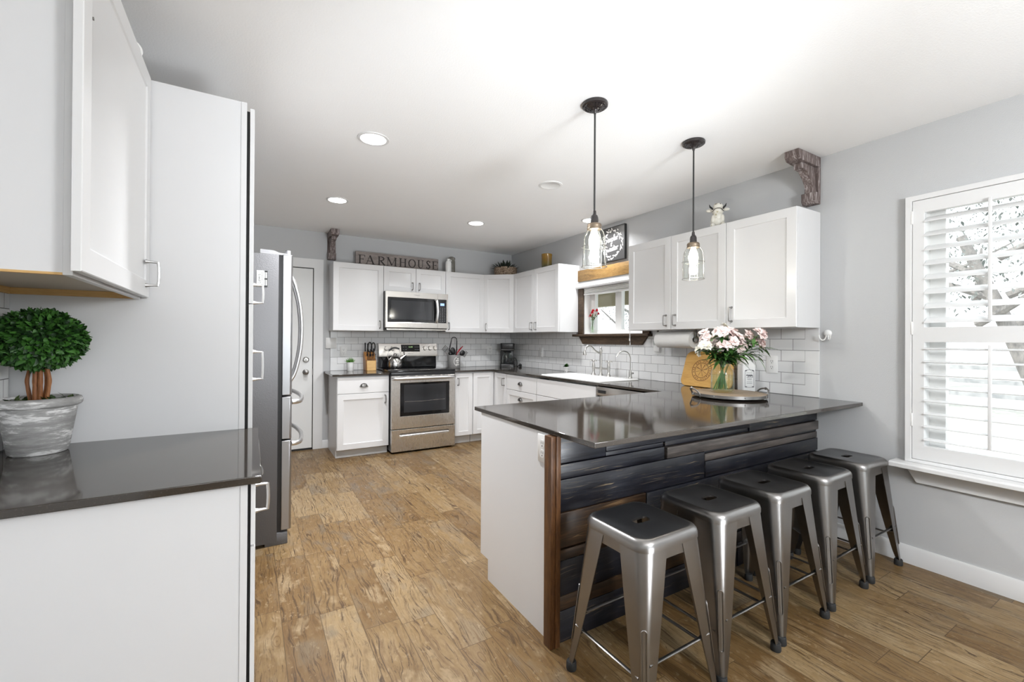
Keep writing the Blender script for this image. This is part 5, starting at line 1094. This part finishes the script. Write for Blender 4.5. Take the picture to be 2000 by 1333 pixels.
t = thing('milk_bottle', 'white square bottle with a black cow label behind the tray', 'bottle', (bx_, by_, Z)); rb = math.radians(-31); Rb = Matrix.Rotation(rb, 3, 'Z')
W_ = lambda x, y, z: Vector((bx_, by_, Z)) + Rb @ Vector((x, y, z))
b = B(); b.loft([[W_(x, y, z) for x, y in rrect(h_, h_ * dd, .012)] for z, h_, dd in ((0, .046, .9), (.004, .048, .9), (.195, .048, .9), (.205, .044, .9), (.236, .020, .9), (.240, .016, 1), (.252, .0155, 1))]); obj('body', b, M['porc'], t)
b = B(); b.loft([[W_(x, y, z) for x, y in rrect(.017, .017, .015)] for z in (.252, .256, .268, .271)]); obj('cap', b, M['white'], t)
b = B(); Ml = Matrix.Translation((bx_, by_, Z)) @ Rb.to_4x4() @ frame((0, -.0434, .098), EX, (0, 0, 1), NY)
for pts in ([(-.033, -.062), (.033, -.062)], [(-.033, .062), (-.02, .066), (0, .068), (.02, .066), (.033, .062)], [(-.033, -.062), (-.033, .062)], [(.033, -.062), (.033, .062)]): ribbon(b, pts, .0028, Ml, .0001, .0008)
for c_ in (-1, 1):
    for v in (-.056, .058): ribbon(b, [(c_ * .031, v), (c_ * .018, v * 1.06)], .006, Ml, .0001, .0009)
cow = [(-.026, .026), (-.020, .033), (-.012, .031), (.020, .032), (.024, .028), (.025, .014), (.021, .014), (.020, .021), (.012, .019), (.006, .016), (.0, .019), (-.006, .020), (-.007, .013), (-.011, .013), (-.012, .022), (-.018, .024), (-.022, .021)]
b.loft([[Ml @ Vector((u, v, n)) for u, v in cow] for n in (.0001, .0008)]); ribbon(b, [(-.022, .011), (.026, .011)], .003, Ml, .0001, .0008)
for v, l in ((.044, .05), (.0, .034), (-.006, .03), (-.022, .04), (-.034, .04)): ribbon(b, [(-l / 2, v), (l / 2, v)], .0022, Ml, .0001, .0007)
obj('label_print', b, M['grey_ink'], t, smooth=0)

tx, ty = -.515, -3.745
t = thing('tray', 'round wooden serving tray with a metal rim and loop handles', 'tray', (tx, ty, Z))
b = B(); b.lathe([(0, Z), (.06, Z), (.06, Z + .012), (0, Z + .012)], (tx, ty, 0), 24); obj('foot', b, M['tray'], t)
b = B(); b.lathe([(0, Z + .0125), (.222, Z + .0125), (.226, Z + .016), (.226, Z + .029), (.223, Z + .032), (0, Z + .032)], (tx, ty, 0), 56); obj('board', b, M['tray'], t)
b = B(); b.lathe([(.2265, Z + .012), (.2305, Z + .012), (.2305, Z + .0315), (.2265, Z + .0315)], (tx, ty, 0), 56, close=True)
for k in range(8): a = 2 * PI * k / 8 + .2; b.ball((tx + .2305 * math.cos(a), ty + .2305 * math.sin(a), Z + .022), .0045, 8)
obj('metal_rim', b, M['pewter'], t); rv = Vector((.859, -.512, 0)); fv = Vector((.512, .859, 0))
for s_ in (-1, 1):
    b = B(); c0 = Vector((tx, ty, Z)) + rv * s_ * .228
    b.tube(spline([c0 - fv * .062 + rv * s_ * (-.010) + Vector((0, 0, .006)), c0 - fv * .062 + rv * s_ * (-.004) + Vector((0, 0, .030)), c0 - fv * .045 + rv * s_ * .012 + Vector((0, 0, .052)), c0 + rv * s_ * .02 + Vector((0, 0, .060)), c0 + fv * .045 + rv * s_ * .012 + Vector((0, 0, .052)), c0 + fv * .062 + rv * s_ * (-.004) + Vector((0, 0, .030)), c0 + fv * .062 + rv * s_ * (-.010) + Vector((0, 0, .006))], 6), .0052, 8); b.ball(c0 + rv * s_ * .02 + Vector((0, 0, .060)), .010, 10); obj('handle', b, M['pewter'], t)
# jar vase and flowers
vx, vy, vz = -.555, -3.725, Z + .0326
t = thing('glass_jar_vase', 'clear glass jar vase holding pink flowers on the round tray', 'vase', (vx, vy, vz)); b = B()
op = [(.060, vz), (.070, vz + .004), (.073, vz + .014), (.073, vz + .130), (.068, vz + .150), (.054, vz + .168), (.050, vz + .180), (.050, vz + .196), (.056, vz + .206), (.056, vz + .212)]
b.lathe([(0, vz)] + op + [(.053, vz + .212), (.047, vz + .190), (.047, vz + .180), (.052, vz + .165), (.065, vz + .147), (.070, vz + .128), (.070, vz + .018), (.06, vz + .010), (0, vz + .010)], (vx, vy, 0), 36); obj('jar', b, M['glass'], t, smooth=60)
b = B(); b.lathe([(0, vz + .0105), (.06, vz + .0105), (.0695, vz + .019), (.0695, vz + .118), (0, vz + .118)], (vx, vy, 0), 32); obj('water', b, M['water'], t)
def petal(b, o, d, l, w_, up): leaf_blade(b, o, d, l, w_, .35, up, .15, 4)
def blossom(b, c, d, r, n_=6):
    d = Vector(d).normalized(); a = d.orthogonal().normalized(); e = d.cross(a)
    for k in range(n_):
        th = 2 * PI * k / n_ + rl.uniform(-.15, .15); q = (a * math.cos(th) + e * math.sin(th)); petal(b, Vector(c), q * .85 + d * rl.uniform(.35, .75), r * rl.uniform(.9, 1.15), r * .95, d)
    for k in range(3): th = 2 * PI * k / 3; petal(b, Vector(c) + d * r * .1, (a * math.cos(th) + e * math.sin(th)) * .5 + d, r * .6, r * .5, d)
vr = Vector((.859, -.512, 0)); vf = Vector((.512, .859, 0)); zr = vz + .205; axis = Vector((vx, vy, 0))
spec = [(-33, 656, 'p'), (-14, 649, 'p'), (11, 651, 'p'), (28, 652, 'p'), (55, 657, 'p'), (70, 652, 'p'), (62, 668, 'p'), (-19, 669, 'p'), (-8, 678, 'p'), (6, 671, 'p'), (16, 687, 'p'), (31, 680, 'p'), (-46, 676, 'c'), (-39, 686, 'c'), (3, 640, 'c'), (20, 662, 'p'), (74, 672, 'p')]
for i, (dx, py, kd) in enumerate(spec):
    zz = 1.369 + (640 - py) * .00344; dep = rl.uniform(-.09, .05) if abs(dx) < 50 else rl.uniform(-.04, .04); head = axis + vr * dx * .00344 + vf * dep + Vector((0, 0, zz))
    fs = thing('flower_stem', 'pale pink alstroemeria stem in the glass jar on the tray' if kd == 'p' else 'cream coloured flower stem in the glass jar on the tray', 'flower', head, 'pink flowers in the jar' if kd == 'p' else 'cream flowers in the jar')
    rm = axis + vr * dx * .00035 + vf * dep * .2 + Vector((0, 0, zr - .01)); ft = axis - vr * dx * .0008 - vf * dep * .45 + Vector((0, 0, vz + .02)); b = B()
    md = rm * .45 + head * .55 + Vector((0, 0, .012)); pth = spline([ft, rm, md, head - (head - md).normalized() * .005], 6); b.tube(pth, .0026, 6); obj('stem', b, M['stem'], fs)
    b = B(); out = ((head - axis - Vector((0, 0, 1.16))).normalized() - vf * .7 + Vector((0, 0, .2))).normalized()
    for k in range(6 if kd == 'p' else 4):
        o2 = Vector((rl.uniform(-1, 1), rl.uniform(-1, 1), rl.uniform(-.6, 1))); o2.normalize(); blossom(b, head + o2 * .024, out + o2 * .7, .034 if kd == 'p' else .028)
    obj('blossom', b, M['pink'] if kd == 'p' else M['cream'], fs, smooth=60, fixn=False)
    b = B()
    for k in range(15): q = rl.uniform(.36, .93); p0 = pth[int(q * (len(pth) - 1))]; a = rl.uniform(0, 2 * PI); leaf_blade(b, p0, Vector((math.cos(a), math.sin(a), rl.uniform(-.5, .5))) + (head - axis).normalized() * .3, rl.uniform(.06, .12), .024, rl.uniform(.2, .5))
    obj('leaves', b, M['leaf'], fs, smooth=60, fixn=False)
for i, (dx, dz, lb) in enumerate(((80, .02, 'long leafy green sprig reaching right out of the jar'), (64, -.035, 'drooping green sprig hanging right beside the white bottle'), (-28, -.01, 'leafy green sprig reaching left over the cutting board'), (6, -.03, 'broad green leaves hanging over the front of the jar'))):
    o0 = axis + vr * dx * .0006 + Vector((0, 0, zr - .01)); en = axis + vr * dx * .00344 + vf * (-.02 if i != 3 else -.10) + Vector((0, 0, 1.215 + dz)); b = B()
    pth = spline([axis + Vector((0, 0, vz + .03)), o0, (o0 + en) / 2 + Vector((0, 0, .03)), en], 6); b.tube(pth, .002, 6)
    for k in range(16 if i != 3 else 9):
        q = rl.uniform(.45, 1); p0 = pth[int(q * (len(pth) - 1))]; a = rl.uniform(0, 2 * PI); leaf_blade(b, p0, (en - o0).normalized() + Vector((math.cos(a) * .6, math.sin(a) * .6, rl.uniform(-.8, .25))), rl.uniform(.07, .13) if i != 3 else .12, .016 if i != 3 else .028, .35)
    o = obj('leafy_sprig', b, M['leaf'], smooth=60, fixn=False); tag(o, lb, 'greenery')
# vase of red flowers on the sink window sill
wx, wy, wz = .032, -1.745, 1.3526
t = thing('bud_vase', 'slim clear vase with red flowers on the sink window sill', 'vase', (wx, wy, wz)); b = B()
b.lathe([(0, wz), (.022, wz), (.023, wz + .01), (.021, wz + .08), (.027, wz + .165), (.025, wz + .165), (.019, wz + .08), (.020, wz + .012), (0, wz + .010)], (wx, wy, 0), 24); obj('vase', b, M['glass'], t)
b = B(); b.lathe([(0, wz + .011), (.0195, wz + .012), (.0185, wz + .08), (0, wz + .08)], (wx, wy, 0), 20); obj('water', b, M['water'], t)
for dx, z_, dy, lb in ((-.045, 1.545, .01, 'single red flower leaning left in the bud vase'), (.020, 1.600, -.01, 'upper magenta red flower in the bud vase'), (.028, 1.578, -.03, 'lower bright red flower in the middle of the bud vase'), (.072, 1.600, .0, 'dark red flower leaning right in the bud vase'), (.075, 1.565, .02, 'drooping red flower at the right of the bud vase')):
    hd_ = Vector((wx + dy, wy, 0)) + Vector((.0, -dx, z_)); fs = thing('flower_stem', lb, 'flower', hd_, 'red flowers in the bud vase'); b = B(); pth = spline([(wx, wy, wz + .02), (wx + dy * .3, wy - dx * .2, wz + .15), tuple(hd_)], 6); b.tube(pth, .002, 6)
    for k in range(4): leaf_blade(b, pth[6 + k], (rl.uniform(-1, 1), rl.uniform(-1, 1), .4), .045, .014, .3)
    obj('stem', b, M['stem'], fs, fixn=False); b = B()
    for k in range(26): a = rl.uniform(0, 2 * PI); el = rl.uniform(-.2, 1.5); d = Vector((math.cos(a) * math.cos(el), math.sin(a) * math.cos(el), math.sin(el))); leaf_blade(b, hd_ + d * .003, d, .026, .016, .1)
    obj('blossom', b, M['red'], fs, smooth=60, fixn=False)

# ------------------------------------------------------------------ wall plates, hook
def plate(name, label, cat, O, U, N, w_, h, kinds):
    t = thing(name, label, cat, O); Mx = frame(O, U, (0, 0, 1), N); b = B()
    b.loft([[Mx @ Vector((u, v, n)) for u, v in rrect(w_ / 2 - d, h / 2 - d, .006, 3)] for n, d in ((.0004, 0), (.004, 0), (.0062, .003))]); obj('cover_plate', b, M['white'], t)
    for kd, u0 in kinds:
        b = B()
        if kd == 'o':
            for v0 in (-.021, .021): b.loft([[Mx @ Vector((u0 + u, v0 + v, n)) for u, v in rrect(.0165, .0165, .012, 4)] for n in (.006, .0078)])
            rc = obj('receptacle', b, M['white'], t); b = B()
            for v0 in (-.021, .021):
                for uu in (-.0065, .0065): b.loft([[Mx @ Vector((u0 + uu + u, v0 + .004 + v, n)) for u, v in ((-.0012, -.005), (.0012, -.005), (.0012, .005), (-.0012, .005))] for n in (.0078, .0082)])
                b.loft([[Mx @ Vector((u0 + u, v0 - .009 + v, n)) for u, v in rrect(.003, .003, .0028, 3)] for n in (.0078, .0082)])
            obj('slots', b, M['dark'], rc)
        else:
            b.loft([[Mx @ Vector((u0 + u, v, n)) for u, v in ((-.005, -.012), (.005, -.012), (.005, .012), (-.005, .012))] for n in (.006, .008)]); b.loft([[Mx @ Vector((u0 + u, v + .004, n)) for u, v in ((-.003, -.004), (.003, -.004), (.003, .004), (-.003, .004))] for n in (.008, .018)]); obj('toggle', b, M['white'], t)
plate('wall_outlet', 'white wall outlet on the tile right of the white bottle', 'outlet', (-.0105, -3.756, 1.109), NY, NX, .082, .128, [('o', 0)])
plate('wall_outlet', 'white wall outlet on the right wall tile left of the sink window', 'outlet', (-.0105, -.800, 1.116), NY, NX, .078, .122, [('o', 0)])
plate('wall_outlet', 'white wall outlet on the back tile above the succulent', 'outlet', (-2.328, -.0105, 1.127), EX, NY, .080, .124, [('o', 0)])
plate('wall_outlet', 'white wall outlet on the back tile left of the coffee maker', 'outlet', (-.356, -.0105, 1.126), EX, NY, .080, .122, [('o', 0)])
plate('light_switch', 'white light switch plate at the left end of the back tile', 'switch', (-2.468, -.0110, 1.226), EX, NY, .116, .124, [('s', -.028), ('s', .028)])
plate('wall_outlet', 'white wall outlet on the peninsula end panel under the worktop', 'outlet', (-2.1885, -3.972, .808), NY, NX, .078, .122, [('o', 0)])
t = thing('wall_outlet', 'white wall outlet with a clear plug-in freshener under the paper towels', 'outlet', (-.0105, -2.726, 1.212)); b = B(); b.box(-.0165, -.0108, -2.79, -2.662, 1.148, 1.276, .002); obj('cover_plate', b, M['white'], t)
t = thing('air_freshener', 'clear plug-in air freshener on the tile outlet right of the sink window', 'air freshener', (-.04, -2.72, 1.23)); b = B(); b.box(-.05, -.0168, -2.755, -2.69, 1.175, 1.235, .006); obj('body', b, M['white'], t)
b = B(); b.lathe([(0, 1.2355), (.026, 1.2355), (.030, 1.25), (.026, 1.275), (.016, 1.285), (0, 1.286)], (-.045, -2.72, 0), 20); b.lathe([(0, 1.2365), (.018, 1.238), (.018, 1.26), (0, 1.26)], (-.045, -2.72, 0), 16); obj('scent_bottle', b, M['pglass'], t)
t = thing('wall_hook', 'small white double wall hook on the grey wall right of the cabinets', 'hook', (-.0005, -4.112, 1.32)); b = B(); Mx = Matrix.Rotation(-PI / 2, 3, 'Y')
b.lathe([(0, 0), (.023, 0), (.024, .006), (.018, .014), (0, .019)], (-.0006, -4.112, 1.333), 24, Mx); obj('base', b, M['white'], t); b = B()
for s_ in (-1, 1): b.tube(spline([(-.012, -4.112 - s_ * .006, 1.318), (-.020, -4.112 - s_ * .010, 1.295), (-.034, -4.112 - s_ * .020, 1.288), (-.044, -4.112 - s_ * .030, 1.30), (-.046, -4.112 - s_ * .034, 1.322)], 5), .0042, 8)
obj('hooks', b, M['white'], t)

# ------------------------------------------------------------------ topiary in the left foreground
qx, qy = -3.876, -3.505
t = thing('topiary', 'boxwood ball topiary in a whitewashed grey pot on the left worktop', 'plant', (qx, qy, Z)); b = B()
b.lathe([(0, Z), (.066, Z), (.071, Z + .005), (.092, Z + .150), (.098, Z + .152), (.1035, Z + .158), (.1045, Z + .168), (.101, Z + .178), (.094, Z + .181), (.087, Z + .175), (.085, Z + .15), (0, Z + .148)], (qx, qy, 0), 48); obj('pot', b, M['pot'], t)
b = B()
for k in range(360):
    a = rl.uniform(0, 2 * PI); q = .083 * math.sqrt(rl.random()); leaf_blade(b, (qx + q * math.cos(a), qy + q * math.sin(a), Z + .15 + rl.uniform(.0, .02)), (math.cos(a * 3), math.sin(a * 5), rl.uniform(.2, 1)), rl.uniform(.015, .03), .011, .3, n=2)
b.lathe([(0, Z + .164), (.05, Z + .163), (.0855, Z + .152), (0, Z + .1485)], (qx, qy, 0), 24); obj('moss', b, M['moss'], t, fixn=False)
for a, r0, r1, w_ in ((2.7, .020, .034, .0052), (3.9, .010, .010, .0068), (5.2, .006, .010, .0062), (.2, .010, .016, .0058), (5.9, .016, .027, .005)):
    c_, s_ = math.cos(a), math.sin(a); b = B(); b.tube(spline([(qx + r0 * c_, qy + r0 * s_, Z + .145), (qx + r1 * c_, qy + r1 * s_, Z + .21), (qx + r1 * 1.05 * c_, qy + r1 * 1.05 * s_, Z + .245), (qx + r0 * c_, qy + r0 * s_, Z + .30)], 6), [w_ * (1.05 - .06 * math.sin(k * 1.1)) for k in range(19)], 8); obj('stem', b, M['trunk'], t)
b = B(); cz_ = Z + .368; n_ = 3300
for i in range(n_):
    ph = math.acos(1 - 2 * (i + .5) / n_); th = PI * (1 + 5 ** .5) * i; d = Vector((math.cos(th) * math.sin(ph), math.sin(th) * math.sin(ph), math.cos(ph))); dep = rl.uniform(.78, .95); o = Vector((qx + d.x * .114 * dep, qy + d.y * .114 * dep, cz_ + d.z * .097 * dep)); dd = d + Vector((rl.uniform(-.8, .8), rl.uniform(-.8, .8), rl.uniform(-.7, .7)))
    leaf_blade(b, o, dd, rl.uniform(.016, .022), rl.uniform(.010, .014), rl.uniform(-.3, .5), d + Vector((0, 0, .3)), .3, n=4)
obj('foliage', b, M['green'], t, smooth=60, fixn=False)
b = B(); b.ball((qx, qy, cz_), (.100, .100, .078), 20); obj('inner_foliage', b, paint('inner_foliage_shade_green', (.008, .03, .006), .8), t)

# ------------------------------------------------------------------ outside
b = B(); b.box(.16, 60, -30, 40, -.40, -.35); obj('ground', b, M['lawn'], smooth=0, kind='structure')
b = B(); b.box(1.6, 1.75, -3.2, 3.0, 1.825, 2.05); b.box(.16, 1.75, -3.2, 3.0, 2.0501, 2.10); b.box(1.6, 1.72, .12, .24, -.349, 1.8249); o = obj('porch_roof', b, M['olive'], kind='structure', smooth=0)
def tree(label, x, y, h, r, seed, lean=0.0):   # crown and trunk of its own for each tree
    rr = random.Random(seed); t = thing('tree', label, 'tree', (x, y, -.35), 'trees outside the windows'); b = B(); top = Vector((x, y + lean, -.35 + h * .62))
    b.tube(spline([(x, y, -.35), (x + .1, y + lean * .4, -.35 + h * .25), tuple(top)], 6), [.20 - .010 * k for k in range(13)], 10)
    for k in range(7):
        a = rr.uniform(0, 2 * PI); q = Vector((x + .05, y + lean * rr.uniform(.5, .9), -.35 + h * rr.uniform(.3, .55))); b.tube(spline([tuple(q), tuple(q + Vector((math.cos(a) * r * .4, math.sin(a) * r * .4, .5))), tuple(q + Vector((math.cos(a) * r * .8, math.sin(a) * r * .8, 1.3)))], 4), [.08, .075, .07, .06, .055, .045, .04, .03, .02], 7)
    obj('trunk', b, M['bark'], t); b = B()
    for k in range(3800):
        d = Vector((rr.gauss(0, 1), rr.gauss(0, 1), rr.gauss(0, 1))).normalized() * rr.uniform(.35, 1) ** .5; o = top + Vector((d.x * r, d.y * r, d.z * h * .36 + h * .08)); leaf_blade(b, o, (rr.uniform(-1, 1), rr.uniform(-1, 1), rr.uniform(-1, .5)), rr.uniform(.05, .12), .05, .2, n=2)
    obj('foliage', b, M['treeleaf'], t, smooth=0, fixn=False)
tree('leafy tree behind the upper louvres of the shutter window', 9.5, -3.75, 6.2, 2.4, 1, 1.3)
tree('leafy tree seen through the sink window', 12.0, 9.0, 5.5, 2.4, 2, -.5)
tree('pale distant tree at the left in the shutter window', 17.0, .5, 8.0, 3.4, 3, .4)
tree('pale distant tree at the right in the shutter window', 18.0, -5.0, 8.5, 3.6, 4, -.3)
fc = thing('rail_fence', 'white rail fence across the yard behind the lower louvres', 'fence', (12, -2, -.35))
for y in (-6.5, -4.0, -1.5, 1.0): b = B(); b.box(11.95, 12.05, y - .05, y + .05, -.35, .75); obj('post', b, M['fence'], fc)
for z in (.0, .33, .66): b = B(); b.box(11.92, 11.95, -7, 1.5, z - .05, z + .05); obj('rail', b, M['fence'], fc)
